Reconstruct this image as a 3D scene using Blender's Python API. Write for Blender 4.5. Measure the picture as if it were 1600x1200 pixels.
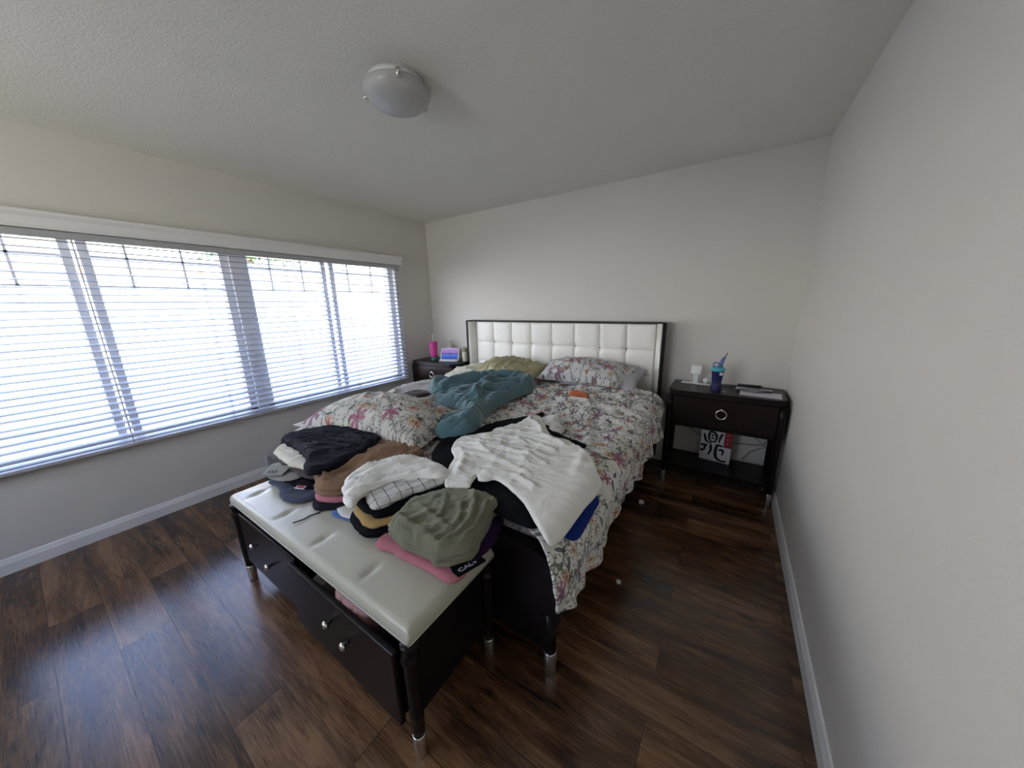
import bpy, bmesh, math, random
import numpy as np
from mathutils import Vector, Matrix, geometry
for o in list(bpy.data.objects): bpy.data.objects.remove(o)
SC = bpy.context.scene; COL = SC.collection
PI = math.pi
# ------------------------------------------------------------------ camera
YAW, PITCH, ROLL, FPX = -0.5851, -0.2383, -0.0206, 513.87
cam_d = bpy.data.cameras.new('camera'); cam = bpy.data.objects.new('camera', cam_d); COL.objects.link(cam)
fw = Vector((math.sin(YAW)*math.cos(PITCH), math.cos(YAW)*math.cos(PITCH), math.sin(PITCH)))
rt = Vector((math.cos(YAW), -math.sin(YAW), 0)); up = rt.cross(fw)
cr_, sr_ = math.cos(ROLL), math.sin(ROLL)
r2 = cr_*rt + sr_*up; u2 = -sr_*rt + cr_*up
M = Matrix.Identity(4)
for i in range(3): M[i][0] = r2[i]; M[i][1] = u2[i]; M[i][2] = -fw[i]
M[0][3], M[1][3], M[2][3] = 3.3052, -3.1181, 1.4451
cam.matrix_world = M
cam_d.sensor_fit = 'HORIZONTAL'; cam_d.sensor_width = 36; cam_d.lens = FPX/1600*36
cam_d.clip_start = 0.02; cam_d.clip_end = 200
SC.camera = cam
# ------------------------------------------------------------------ colour management
vs = SC.view_settings
vs.view_transform = 'Standard'; vs.look = 'None'; vs.gamma = 1; vs.use_curve_mapping = False
vs.exposure = 1.45
# ------------------------------------------------------------------ world: soft bright sky
W = bpy.data.worlds.new('sky'); SC.world = W; W.use_nodes = True
wn = W.node_tree; wn.nodes.clear()
wo = wn.nodes.new('ShaderNodeOutputWorld'); bg = wn.nodes.new('ShaderNodeBackground')
tc = wn.nodes.new('ShaderNodeTexCoord'); sx = wn.nodes.new('ShaderNodeSeparateXYZ'); rp = wn.nodes.new('ShaderNodeValToRGB')
wn.links.new(tc.outputs['Generated'], sx.inputs[0]); wn.links.new(sx.outputs['Z'], rp.inputs[0])
rp.color_ramp.elements[0].position = 0.0; rp.color_ramp.elements[0].color = (1.0, .97, .93, 1)
rp.color_ramp.elements[1].position = 0.7; rp.color_ramp.elements[1].color = (0.28, 0.44, .95, 1)
wn.links.new(rp.outputs[0], bg.inputs[0]); bg.inputs[1].default_value = 4.6
wn.links.new(bg.outputs[0], wo.inputs[0])
# ------------------------------------------------------------------ sun, from behind the house onto the yard
sd = bpy.data.lights.new('sun', 'SUN'); sd.energy = 12; sd.angle = 0.01; sd.color = (1.0, 0.95, 0.86)
sun = bpy.data.objects.new('sun', sd); COL.objects.link(sun)
sun.rotation_euler = Vector((-0.85, 0.2, -0.46)).to_track_quat('-Z', 'Y').to_euler(); sun.location = (8, -4, 9)
# portal in the window opening (only guides sampling of the sky)
pd = bpy.data.lights.new('window_portal', 'AREA'); pd.shape = 'RECTANGLE'; pd.size = 3.05; pd.size_y = 1.36
pd.cycles.is_portal = True
por = bpy.data.objects.new('window_portal', pd); COL.objects.link(por)
pd2 = bpy.data.lights.new('front_portal', 'AREA'); pd2.shape = 'RECTANGLE'; pd2.size = 1.68; pd2.size_y = .93; pd2.cycles.is_portal = True  # portal for the added fill window behind the camera
por2 = bpy.data.objects.new('front_portal', pd2); COL.objects.link(por2); por2.location = (1.4, -5.03, 1.675); por2.rotation_euler = (PI/2, 0, 0)
por.location = (-0.14, -2.0, 1.24); por.rotation_euler = (PI/2, 0, -PI/2)
# ------------------------------------------------------------------ helpers
def link(o, parent=None):
    COL.objects.link(o)
    if parent is not None: o.parent = parent
    return o
def obj(name, bm, mat, parent=None, smooth=False, loc=None):
    me = bpy.data.meshes.new(name)
    if isinstance(bm, bmesh.types.BMesh):
        bmesh.ops.recalc_face_normals(bm, faces=bm.faces)
        bm.to_mesh(me); bm.free()
    else: me = bm; me.name = name
    mats = mat if isinstance(mat, (list, tuple)) else [mat]
    for m in mats: me.materials.append(m)
    if smooth:
        for p in me.polygons: p.use_smooth = True
    o = bpy.data.objects.new(name, me)
    if loc: o.location = loc
    return link(o, parent)
def tag(o, label, cat, group=None, kind=None):
    o['label'] = label; o['category'] = cat
    if group: o['group'] = group
    if kind: o['kind'] = kind
    return o
def struct(name, bm, mat, parent=None, smooth=False):
    o = obj(name, bm, mat, parent, smooth)
    if parent is None: o['kind'] = 'structure'
    return o
def thing(name, label, cat, loc=(0, 0, 0), rz=0, group=None, kind=None):
    o = bpy.data.objects.new(name, None); o.empty_display_size = .1
    o.location = loc; o.rotation_euler = (0, 0, rz); COL.objects.link(o)
    return tag(o, label, cat, group, kind)
def dup(root, loc=None, rz=None, label=None):
    r = root.copy(); COL.objects.link(r)
    if loc is not None: r.location = loc
    if rz is not None: r.rotation_euler = (0, 0, rz)
    if label: r['label'] = label
    for ch in list(root.children):
        c = ch.copy(); COL.objects.link(c); c.parent = r
        for g in ch.children:
            d = g.copy(); COL.objects.link(d); d.parent = c
    return r
def bx(bm, x0, x1, y0, y1, z0, z1, bev=0, seg=2, mtx=None):
    t = bmesh.new()
    bmesh.ops.create_cube(t, size=1)
    for v in t.verts:
        v.co = Vector(((x0+x1)/2+v.co.x*(x1-x0), (y0+y1)/2+v.co.y*(y1-y0), (z0+z1)/2+v.co.z*(z1-z0)))
    if bev: bmesh.ops.bevel(t, geom=list(t.edges), offset=bev, segments=seg, affect='EDGES', profile=.5)
    if mtx is not None: t.transform(mtx)
    me = bpy.data.meshes.new('t'); t.to_mesh(me); t.free(); bm.from_mesh(me); bpy.data.meshes.remove(me)
    return bm
def box(*a, **k): return bx(bmesh.new(), *a, **k)
def lathe(bm, prof, c=(0, 0, 0), n=32, mtx=None, caps=True):
    rings = []
    for r, z in prof:
        if r < 1e-6: rings.append([bm.verts.new((c[0], c[1], c[2]+z))])
        else: rings.append([bm.verts.new((c[0]+r*math.cos(2*PI*i/n), c[1]+r*math.sin(2*PI*i/n), c[2]+z)) for i in range(n)])
    for a, b in zip(rings, rings[1:]):
        if len(a) == 1 and len(b) == 1: continue
        for i in range(n):
            j = (i+1) % n
            if len(a) == 1: bm.faces.new((a[0], b[i], b[j]))
            elif len(b) == 1: bm.faces.new((a[i], a[j], b[0]))
            else: bm.faces.new((a[i], a[j], b[j], b[i]))
    if caps:
        for rg in (rings[0], rings[-1]):
            if len(rg) > 2: bm.faces.new(rg)
    if mtx is not None: bmesh.ops.transform(bm, matrix=mtx, verts=[v for rg in rings for v in rg])
    return bm
def tube(bm, pts, r, n=8, closed=False, taper=None):
    pts = [Vector(p) for p in pts]; N = len(pts); rings = []
    prev = None
    for i, p in enumerate(pts):
        a = pts[(i-1) % N] if (closed or i > 0) else p
        b = pts[(i+1) % N] if (closed or i < N-1) else p
        t = (b-a).normalized()
        if prev is None:
            prev = t.orthogonal().normalized()
        nrm = (prev - t*prev.dot(t)).normalized(); prev = nrm
        bi = t.cross(nrm)
        rr = r if taper is None else r*taper[i]
        rings.append([bm.verts.new(p+rr*(math.cos(2*PI*k/n)*nrm+math.sin(2*PI*k/n)*bi)) for k in range(n)])
    rng = range(N) if closed else range(N-1)
    for i in rng:
        A = rings[i]; B_ = rings[(i+1) % N]
        for k in range(n): bm.faces.new((A[k], A[(k+1) % n], B_[(k+1) % n], B_[k]))
    if not closed:
        bm.faces.new(rings[0]); bm.faces.new(rings[-1])
    return bm
def torus(bm, c, R, r, axis='Y', n=32, m=10):
    pts = []
    for i in range(n):
        a = 2*PI*i/n
        if axis == 'Y': pts.append((c[0]+R*math.cos(a), c[1], c[2]+R*math.sin(a)))
        else: pts.append((c[0]+R*math.cos(a), c[1]+R*math.sin(a), c[2]))
    return tube(bm, pts, r, m, closed=True)
def prism(bm, pts, axis, a, b, bev=0):
    # pts: 2-D outline; extruded along axis from a to b
    t = bmesh.new()
    def mk(p, d): return {'X': (d, p[0], p[1]), 'Y': (p[0], d, p[1]), 'Z': (p[0], p[1], d)}[axis]
    A = [t.verts.new(mk(p, a)) for p in pts]; B_ = [t.verts.new(mk(p, b)) for p in pts]
    t.faces.new(A); t.faces.new(B_[::-1])
    for i in range(len(pts)):
        j = (i+1) % len(pts); t.faces.new((A[j], A[i], B_[i], B_[j]))
    if bev:
        ed = [e for e in t.edges if e.calc_face_angle(0) > .5]
        bmesh.ops.bevel(t, geom=ed, offset=bev, segments=2, affect='EDGES', profile=.5)
    me = bpy.data.meshes.new('t'); t.to_mesh(me); t.free(); bm.from_mesh(me); bpy.data.meshes.remove(me)
    return bm
def catmull(pts, step, closed=True, corner=None):
    P = [np.array(p, float) for p in pts]; n = len(P); out = []
    for i in range(n if closed else n-1):
        p0 = P[(i-1) % n] if (closed or i > 0) else P[i]; p1 = P[i]; p2 = P[(i+1) % n]
        p3 = P[(i+2) % n] if (closed or i+2 < n) else p2
        m = max(1, int(np.linalg.norm(p2-p1)/step))
        for k in range(m):
            t = k/m
            q = .5*((2*p1)+(-p0+p2)*t+(2*p0-5*p1+4*p2-p3)*t*t+(-p0+3*p1-3*p2+p3)*t**3)
            out.append(q)
    if not closed: out.append(P[-1])
    return np.array(out)
# ---- numpy value noise
_rs = np.random.RandomState(7); _tab = _rs.rand(256, 256)
def vnoise(x, y):
    x = np.asarray(x, float); y = np.asarray(y, float)
    xi = np.floor(x).astype(int); yi = np.floor(y).astype(int); fx = x-xi; fy = y-yi
    fx = fx*fx*fx*(fx*(fx*6-15)+10); fy = fy*fy*fy*(fy*(fy*6-15)+10)
    g = lambda a, b: _tab[a & 255, b & 255]
    return (g(xi, yi)*(1-fx)+g(xi+1, yi)*fx)*(1-fy)+(g(xi, yi+1)*(1-fx)+g(xi+1, yi+1)*fx)*fy
def fbm(x, y, o=4):
    s = 0; a = .5; t = 0
    for k in range(o): s = s+a*vnoise(x*2**k+17*k, y*2**k+31*k); t += a; a *= .5
    return s/t
def ridged(x, y, o=3, warp=.6):
    wx = (fbm(x*.7+5, y*.7+9, 2)-.5)*warp*2; wy = (fbm(x*.7+51, y*.7+3, 2)-.5)*warp*2
    s = 0; a = .6; t = 0
    for k in range(o):
        n = vnoise((x+wx)*1.9**k+13*k, (y+wy)*1.9**k+7*k)
        s = s+a*(1-np.abs(2*n-1))**2.6; t += a; a *= .5
    return s/t
def wrinkle(x, y, amp, size, ang=0, stretch=1, seed=0, o=3, warp=.6):
    c, s = math.cos(ang), math.sin(ang)
    u = (c*x+s*y)/size/stretch+seed*3.7; v = (-s*x+c*y)/size+seed*1.3
    return amp*ridged(u, v, o, warp)
def billow(x, y, amp, size, ang=0, stretch=1, seed=0, warp=1.0, p=2.2):
    # soft rounded folds with narrow valleys
    c, s = math.cos(ang), math.sin(ang)
    u = (c*x+s*y)/size/stretch+seed*3.7; v = (-s*x+c*y)/size+seed*1.3
    wx = (fbm(u*.6+5, v*.6+9, 2)-.5)*warp*2; wy = (fbm(u*.6+51, v*.6+3, 2)-.5)*warp*2
    n = np.abs(2*vnoise(u+wx+13, v+wy+7)-1)
    return amp*(1-(1-np.clip(n*1.5, 0, 1))**p)
def wr3(amp, size, ang=0, st=3, seed=0):
    return lambda x, y: wrinkle(x, y, amp, size, ang, st, seed)+wrinkle(x, y, amp*.6, size*.5, ang+.35, st, seed+5)+wrinkle(x, y, amp*.28, size*.24, ang-.3, st*.8, seed+9)-amp*.65
def wr2(amp, size, ang=0, st=3, seed=0, w=.6):
    return lambda x, y: wrinkle(x, y, amp, size, ang, st, seed, 2, w)+wrinkle(x, y, amp*.45, size*.5, ang+.2, st, seed+5, 1, w)-amp*.5
def seg_dist(X, Y, pts, closed=False):
    d = np.full(X.shape, 1e9); n = len(pts)
    for i in range(n if closed else n-1):
        a = pts[i]; b = pts[(i+1) % n]; ex, ey = b[0]-a[0], b[1]-a[1]; L = ex*ex+ey*ey+1e-12
        t = np.clip(((X-a[0])*ex+(Y-a[1])*ey)/L, 0, 1)
        d = np.minimum(d, (X-a[0]-t*ex)**2+(Y-a[1]-t*ey)**2)
    return np.sqrt(d)
def folds(X, Y, lst):
    z = 0
    for pts, amp, w in lst:
        d = seg_dist(X, Y, catmull(pts, .03, False)); z = z+amp*np.exp(-(d/w)**2)
    return z
def inside(X, Y, poly):
    c = np.zeros(X.shape, bool); n = len(poly)
    for i in range(n):
        x1, y1 = poly[i]; x2, y2 = poly[(i+1) % n]
        m = ((y1 > Y) != (y2 > Y))
        with np.errstate(divide='ignore', invalid='ignore'):
            c ^= m & (X < (x2-x1)*(Y-y1)/(y2-y1+1e-15)+x1)
    return c
def set_uv(me, uv):
    l = me.uv_layers.new(name='cloth')
    idx = np.zeros(len(me.loops), int); me.loops.foreach_get('vertex_index', idx)
    l.data.foreach_set('uv', np.asarray(uv, float)[idx].ravel())
def patch_mesh(outline, step, ztop, zbot, smooth_outline=True, ring=None, uvrot=0):
    """Sheet of cloth with an outline, an upper and a lower surface; ring=(n, fn(i,h)) bulged sides."""
    O = catmull(outline, step) if smooth_outline else np.array(outline)
    # edge ripple
    x0, y0 = O.min(0); x1, y1 = O.max(0)
    gx, gy = np.meshgrid(np.arange(x0, x1, step), np.arange(y0, y1, step))
    rs = np.random.RandomState(3); gx = gx+(rs.rand(*gx.shape)-.5)*step*.35; gy = gy+(rs.rand(*gy.shape)-.5)*step*.35
    gx = gx.ravel(); gy = gy.ravel()
    keep = inside(gx, gy, O) & (seg_dist(gx, gy, O, True) > step*.55)
    gx = gx[keep]; gy = gy[keep]; n = len(O)
    pts = [Vector(p) for p in O]+[Vector((a, b)) for a, b in zip(gx, gy)]
    vo, _, fo, *_ = geometry.delaunay_2d_cdt(pts, [], [list(range(n))], 1, 1e-7)
    V = np.array([(v.x, v.y) for v in vo]); F = [tuple(f) for f in fo]
    return O, V, F
def cloth_patch(name, outline, mat, base, thick=.012, edge=.03, wr=None, step=.013, parent=None, off=.004, uv_off=(0, 0), extra=None):
    O, V, F = patch_mesh(outline, step, None, None)
    X, Y = V[:, 0], V[:, 1]; d = seg_dist(X, Y, O, True)
    prof = np.sqrt(np.clip(1-(1-np.clip(d/edge, 0, 1))**2, 0, 1))
    zb = base(X, Y)+off
    w = wr(X, Y) if wr is not None else 0
    zt = zb+.002+thick*prof+w*(.25+.75*np.clip(d/.05, 0, 1))
    N = len(V)
    # boundary edges
    cnt = {}
    for f in F:
        for i in range(len(f)):
            a, b = f[i], f[(i+1) % len(f)]
            cnt[(a, b)] = 1
    be = [(a, b) for (a, b) in cnt if (b, a) not in cnt]
    verts = np.vstack([np.c_[X, Y, zt], np.c_[X, Y, zb]])
    faces = F+[tuple(i+N for i in f[::-1]) for f in F]+[(b, a, a+N, b+N) for a, b in be]
    me = bpy.data.meshes.new(name); me.from_pydata(verts.tolist(), [], faces)
    set_uv(me, np.vstack([V, V])+np.array(uv_off)); me.update()
    return obj(name, me, mat, parent, smooth=True)
def folded(name, outline, mat, z0, H, lay=2, bulge=.008, wr=None, edge=.010, step=.010, parent=None, dome=0, seed=0, base=None, tilt=(0, 0), soft=.25):
    """A folded garment: layered, bulging sides and a wrinkled top. base(x,y) adds the shape of what lies under it."""
    base = base or (lambda x, y: 0*x)
    O = catmull(outline, step); n = len(O); C = O.mean(0)
    jit = np.arange(n)*step; O = O+.007*np.c_[fbm(jit/.035+seed*3, jit*0+1.5, 3)-.5, fbm(jit/.035+seed*7, jit*0+8.5, 3)-.5]*2
    T = np.roll(O, -1, 0)-np.roll(O, 1, 0); Nn = np.c_[T[:, 1], -T[:, 0]]; Nn /= np.linalg.norm(Nn, axis=1)[:, None]+1e-9
    if np.sum(O[:, 0]*np.roll(O[:, 1], -1)-np.roll(O[:, 0], -1)*O[:, 1]) < 0: Nn = -Nn
    for _ in range(2): Nn = (Nn+np.roll(Nn, 1, 0)+np.roll(Nn, -1, 0)); Nn /= np.linalg.norm(Nn, axis=1)[:, None]
    tl = lambda x, y: (x-C[0])*tilt[0]+(y-C[1])*tilt[1]
    m = lay*6; s = np.arange(n)*step
    rings = []
    for k in range(m+1):
        h = k/m
        o = bulge*abs(math.sin(PI*lay*h))**.6
        lay_i = min(int(h*lay), lay-1)
        o = o+bulge*1.6*(fbm(s/.06+seed*9+lay_i*5.3, s*0+lay_i*3.1+seed, 2)-.5)
        P = O+Nn*np.asarray(o).reshape(-1, 1)
        hh = z0+h*H*(1-soft)+tl(P[:, 0], P[:, 1])*h+base(P[:, 0], P[:, 1])
        hh = hh+.006*(fbm(s/.05+seed, s*0+seed*2, 2)-.5)*math.sin(PI*h)
        rings.append(np.c_[P, hh])
    _, V, F = patch_mesh(O, step, 0, 0, smooth_outline=False)
    # keep the order: first n vertices are the outline (true when the triangulator adds none)
    X, Y = V[:, 0], V[:, 1]; d = seg_dist(X, Y, O, True)
    prof = np.sqrt(np.clip(1-(1-np.clip(d/edge, 0, 1))**2, 0, 1))
    w = wr(X, Y) if wr is not None else 0
    zt = z0+H*(1-soft)+H*soft*prof+tl(X, Y)+base(X, Y)+(w+dome*np.clip(d/.12, 0, 1))*np.clip(d/.03, 0, 1)
    top = np.c_[X, Y, zt]
    top[:n, :3] = rings[-1]
    verts = [top]; faces = list(F); off = len(V)
    idx_prev = list(range(n))
    for k in range(m-1, -1, -1):
        verts.append(rings[k]); idx = list(range(off, off+n)); off += n
        for i in range(n):
            j = (i+1) % n; faces.append((idx_prev[j], idx_prev[i], idx[i], idx[j]))
        idx_prev = idx
    faces.append(tuple(idx_prev[::-1]))
    A = np.vstack(verts)
    me = bpy.data.meshes.new(name); me.from_pydata(A.tolist(), [], faces)
    uv = np.c_[A[:, 0], A[:, 1]+A[:, 2]*.0]; uv[len(V):] = A[len(V):, :2]+Nn[np.arange(len(A)-len(V)) % n]*(z0+H-A[len(V):, 2:3])
    set_uv(me, uv); me.update()
    o = obj(name, me, mat, parent, smooth=True)
    bm = bmesh.new(); bm.from_mesh(o.data); bmesh.ops.recalc_face_normals(bm, faces=bm.faces); bm.to_mesh(o.data); bm.free()
    return o
def pillow(name, c, mat, thick, parent=None, n=48, wr=None, flange=0, sag=.3, seed=0, power=.42, uv_off=(0, 0), taper=1.0):
    """c: four corners c00,c10,c11,c01"""
    c = [np.array(q, float) for q in c]
    u, v = np.meshgrid(np.linspace(0, 1, n), np.linspace(0, 1, n)); u = u.ravel(); v = v.ravel()
    Lx = np.linalg.norm(c[1]-c[0]); Ly = np.linalg.norm(c[3]-c[0])
    # pinch sides in
    du = (u-.5)*(1-.05*np.sin(PI*v)); dv = (v-.5)*(1-.07*np.sin(PI*u)); uu = .5+du; vv = .5+dv
    B = ((1-uu)*(1-vv))[:, None]*c[0]+(uu*(1-vv))[:, None]*c[1]+(uu*vv)[:, None]*c[2]+((1-uu)*vv)[:, None]*c[3]
    N = np.cross(c[1]-c[0], c[3]-c[0]); N /= np.linalg.norm(N)
    if N[2] < 0: N = -N
    fl = flange
    uc = np.clip((u-fl)/(1-2*fl), 0, 1); vc = np.clip((v-fl*Lx/Ly)/(1-2*fl*Lx/Ly), 0, 1)
    puff = (np.clip(16*uc*(1-uc)*vc*(1-vc), 0, 1))**power
    w = wr(u*Lx, v*Ly) if wr is not None else 0
    top = B+N*((puff*thick*.62+w*puff**.5+.004)[:, None])
    bot = B-N*((puff*thick*.38*sag+.002)[:, None])
    A = np.vstack([top, bot]); m = n*n; faces = []
    id = lambda i, j: j*n+i
    for j in range(n-1):
        for i in range(n-1):
            q = (id(i, j), id(i+1, j), id(i+1, j+1), id(i, j+1)); faces.append(q); faces.append(tuple(k+m for k in q[::-1]))
    bd = [id(i, 0) for i in range(n-1)]+[id(n-1, j) for j in range(n-1)]+[id(i, n-1) for i in range(n-1, 0, -1)]+[id(0, j) for j in range(n-1, 0, -1)]
    for i in range(len(bd)):
        a, b = bd[i], bd[(i+1) % len(bd)]; faces.append((b, a, a+m, b+m))
    me = bpy.data.meshes.new(name); me.from_pydata(A.tolist(), [], faces)
    uv = np.c_[u*Lx, v*Ly]+np.array(uv_off); set_uv(me, np.vstack([uv, uv])); me.update()
    o = obj(name, me, mat, parent, smooth=True)
    bm = bmesh.new(); bm.from_mesh(o.data); bmesh.ops.recalc_face_normals(bm, faces=bm.faces); bm.to_mesh(o.data); bm.free()
    return o
# ------------------------------------------------------------------ materials
class NT:
    def __init__(s, name):
        s.m = bpy.data.materials.new(name); s.m.use_nodes = True; s.t = s.m.node_tree; s.t.nodes.clear()
        s.out = s.n('ShaderNodeOutputMaterial'); s.b = s.n('ShaderNodeBsdfPrincipled'); s.l(s.b.outputs[0], s.out.inputs[0])
    def n(s, k, **kw):
        x = s.t.nodes.new(k)
        for a, v in kw.items(): setattr(x, a, v)
        return x
    def l(s, a, b): s.t.links.new(a, b)
    def put(s, inp, v):
        if isinstance(v, bpy.types.NodeSocket): s.l(v, inp)
        else: inp.default_value = v
    def math(s, op, a, b=0.0, c=None, clamp=False):
        x = s.n('ShaderNodeMath', operation=op, use_clamp=clamp); s.put(x.inputs[0], a); s.put(x.inputs[1], b)
        if c is not None: s.put(x.inputs[2], c)
        return x.outputs[0]
    def vmath(s, op, a, b=(0, 0, 0), sc=None):
        x = s.n('ShaderNodeVectorMath', operation=op); s.put(x.inputs[0], a); s.put(x.inputs[1], b)
        if sc is not None: x.inputs[3].default_value = sc
        return x.outputs['Value'] if op in ('LENGTH', 'DOT_PRODUCT') else x.outputs[0]
    def sep(s, v):
        x = s.n('ShaderNodeSeparateXYZ'); s.l(v, x.inputs[0]); return x.outputs
    def noise(s, vec, scale, detail=2, rough=.5, dist=0, out='Fac'):
        x = s.n('ShaderNodeTexNoise'); x.inputs['Scale'].default_value = scale; x.inputs['Detail'].default_value = detail
        x.inputs['Roughness'].default_value = rough; x.inputs['Distortion'].default_value = dist
        if vec is not None: s.l(vec, x.inputs['Vector'])
        return x.outputs[out]
    def mix(s, f, a, b):
        x = s.n('ShaderNodeMix', data_type='RGBA'); s.put(x.inputs[0], f)
        for i, q in ((6, a), (7, b)):
            if isinstance(q, tuple) and len(q) == 3: q = q+(1,)
            s.put(x.inputs[i], q)
        return x.outputs[2]
    def ramp(s, f, st, mode='LINEAR'):
        x = s.n('ShaderNodeValToRGB'); cr = x.color_ramp; cr.interpolation = mode
        while len(cr.elements) < len(st): cr.elements.new(.5)
        for e, (p, c) in zip(cr.elements, st): e.position = p; e.color = c+(1,) if len(c) == 3 else c
        s.l(f, x.inputs[0]); return x.outputs[0]
    def bump(s, h, strength=.3, dist=.01, normal=None):
        x = s.n('ShaderNodeBump'); x.inputs['Strength'].default_value = strength; x.inputs['Distance'].default_value = dist
        s.l(h, x.inputs['Height'])
        if normal is not None: s.l(normal, x.inputs['Normal'])
        return x.outputs[0]
    def mapping(s, v, sc=(1, 1, 1), rot=(0, 0, 0), loc=(0, 0, 0)):
        x = s.n('ShaderNodeMapping'); s.l(v, x.inputs[0]); x.inputs['Scale'].default_value = sc; x.inputs['Rotation'].default_value = rot; x.inputs['Location'].default_value = loc
        return x.outputs[0]
    def obj(s): return s.n('ShaderNodeTexCoord').outputs['Object']
    def uv(s): return s.n('ShaderNodeTexCoord').outputs['UV']
def simple(name, col, rough=.5, metal=0, noise=.08, nscale=20, bump=0, bscale=200, spec=.5, sheen=0, coat=0, bdist=.002):
    t = NT(name); c = t.obj()
    f = t.noise(c, nscale, 3)
    a = tuple(max(0, q*(1-noise)) for q in col); b = tuple(min(1, q*(1+noise)) for q in col)
    t.l(t.mix(f, a, b), t.b.inputs['Base Color'])
    t.b.inputs['Roughness'].default_value = rough; t.b.inputs['Metallic'].default_value = metal
    t.b.inputs['Specular IOR Level'].default_value = spec; t.b.inputs['Coat Weight'].default_value = coat
    if sheen: t.b.inputs['Sheen Weight'].default_value = sheen; t.b.inputs['Sheen Roughness'].default_value = .4
    if bump: t.l(t.bump(t.noise(c, bscale, 3), bump, bdist), t.b.inputs['Normal'])
    return t.m
def cloth(name, col, noise=.12, rough=.9, sheen=.15, bump=.5):
    t = NT(name); c = t.uv(); o = t.obj()
    f = t.noise(o, 9, 4)
    a = tuple(q*(1-noise) for q in col); b = tuple(min(1, q*(1+noise)) for q in col)
    t.l(t.mix(f, a, b), t.b.inputs['Base Color']); t.b.inputs['Roughness'].default_value = rough
    t.b.inputs['Specular IOR Level'].default_value = .12
    t.b.inputs['Sheen Weight'].default_value = sheen; t.b.inputs['Sheen Roughness'].default_value = .5
    h = t.math('ADD', t.math('MULTIPLY', t.noise(o, 28, 4, .6, .8), 1.0), t.math('MULTIPLY', t.noise(o, 420, 2), .12))
    t.l(t.bump(h, bump, .006), t.b.inputs['Normal'])
    return t.m
def floral(name, base=(.72, .70, .66), big=.15, density=1.0, quilt=0, dull=1.0, stretch=(1, 1, 1)):
    t = NT(name); uv = t.mapping(t.uv(), stretch)
    col = t.mix(t.noise(uv, 5, 3), tuple(q*.94 for q in base), base)
    wob = t.vmath('SCALE', t.vmath('SUBTRACT', t.noise(uv, 14, 2, out='Color'), (.5, .5, .5)), sc=.02)
    uvw = t.vmath('ADD', uv, wob)
    # thin vine stems and sprays of little leaves that follow them
    n1 = t.math('ABSOLUTE', t.math('SUBTRACT', t.noise(uv, 5.5, 2, .45), .5))
    n2 = t.math('ABSOLUTE', t.math('SUBTRACT', t.noise(t.mapping(uv, loc=(3.3, 7.1, 0)), 7.5, 2, .45), .5))
    nmin = t.math('MINIMUM', n1, n2)
    stem = t.math('LESS_THAN', nmin, .0045)
    near = t.math('LESS_THAN', nmin, .040)
    def cell(scale, loc, rnd=.9):
        v = t.n('ShaderNodeTexVoronoi', voronoi_dimensions='2D', feature='F1'); v.inputs['Scale'].default_value = scale; v.inputs['Randomness'].default_value = rnd
        src = t.mapping(uvw, loc=loc); t.l(src, v.inputs['Vector'])
        d = t.vmath('SUBTRACT', src, v.outputs['Position'])
        cx = t.sep(v.outputs['Color']); dx = t.sep(d)
        ang = t.math('ADD', t.math('ARCTAN2', dx[1], dx[0]), t.math('MULTIPLY', cx[0], 6.283))
        r = t.math('SQRT', t.math('ADD', t.math('POWER', dx[0], 2.0), t.math('POWER', dx[1], 2.0)))
        return v, cx, ang, r
    def leaf(col, scale, L, Wd, loc, mask, c1, c2, prob):
        v, cx, ang, r = cell(scale, loc, 1.0)
        px = t.math('MULTIPLY', r, t.math('COSINE', ang)); py = t.math('MULTIPLY', r, t.math('SINE', ang))
        e = t.math('ADD', t.math('POWER', t.math('DIVIDE', px, L), 2.0), t.math('POWER', t.math('DIVIDE', py, Wd), 2.0))
        m = t.math('MULTIPLY', t.math('LESS_THAN', e, 1.0), t.math('LESS_THAN', cx[1], prob))
        if mask is not None: m = t.math('MULTIPLY', m, mask)
        return t.mix(t.math('MULTIPLY', m, .85), col, t.mix(cx[2], c1, c2))
    def flower(col, scale, R, petals, loc, ramp, prob, centre):
        v, cx, ang, r = cell(scale, loc, .9)
        pet = t.math('POWER', t.math('ABSOLUTE', t.math('COSINE', t.math('MULTIPLY', ang, petals/2))), 1.5)
        size = t.math('ADD', .6, t.math('MULTIPLY', cx[2], .4))
        lim = t.math('MULTIPLY', t.math('MULTIPLY', t.math('ADD', .28, t.math('MULTIPLY', pet, .72)), R), size)
        m = t.math('MULTIPLY', t.math('LESS_THAN', r, lim), t.math('LESS_THAN', cx[1], prob))
        fc = t.ramp(cx[0], ramp, 'CONSTANT')
        fc = t.mix(t.noise(uv, 60, 2), fc, t.mix(.45, fc, (.62, .5, .46)))
        fc = t.mix(t.math('LESS_THAN', r, t.math('MULTIPLY', R, .16)), fc, centre)
        return t.mix(t.math('MULTIPLY', m, .92), col, fc)
    col = t.mix(t.math('MULTIPLY', stem, .8), col, (.10, .13, .09))
    col = leaf(col, 62, .0085, .0028, (0, 0, 0), near, (.07, .11, .06), (.13, .13, .14), .85)
    col = leaf(col, 48, .010, .0032, (5, 3, 0), t.math('GREATER_THAN', t.noise(t.mapping(uv, loc=(9, 2, 0)), 7, 1), .55), (.06, .07, .09), (.12, .16, .08), .6*density)
    col = leaf(col, 15, .026, .009, (1, 8, 0), None, (.05, .06, .09), (.10, .15, .07), .32*density)
    oc = [(0, (.44, .13, .05)), (.3, (.50, .22, .08)), (.55, (.36, .09, .06)), (.75, (.50, .32, .12))]
    mg = [(0, (.26, .03, .12)), (.35, (.15, .035, .13)), (.6, (.34, .06, .16)), (.78, (.06, .055, .085))]
    col = flower(col, 1/(big*.55), big*.19, 9, (2.2, 4.4, 0), oc, .50*density, (.20, .08, .03))
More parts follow.
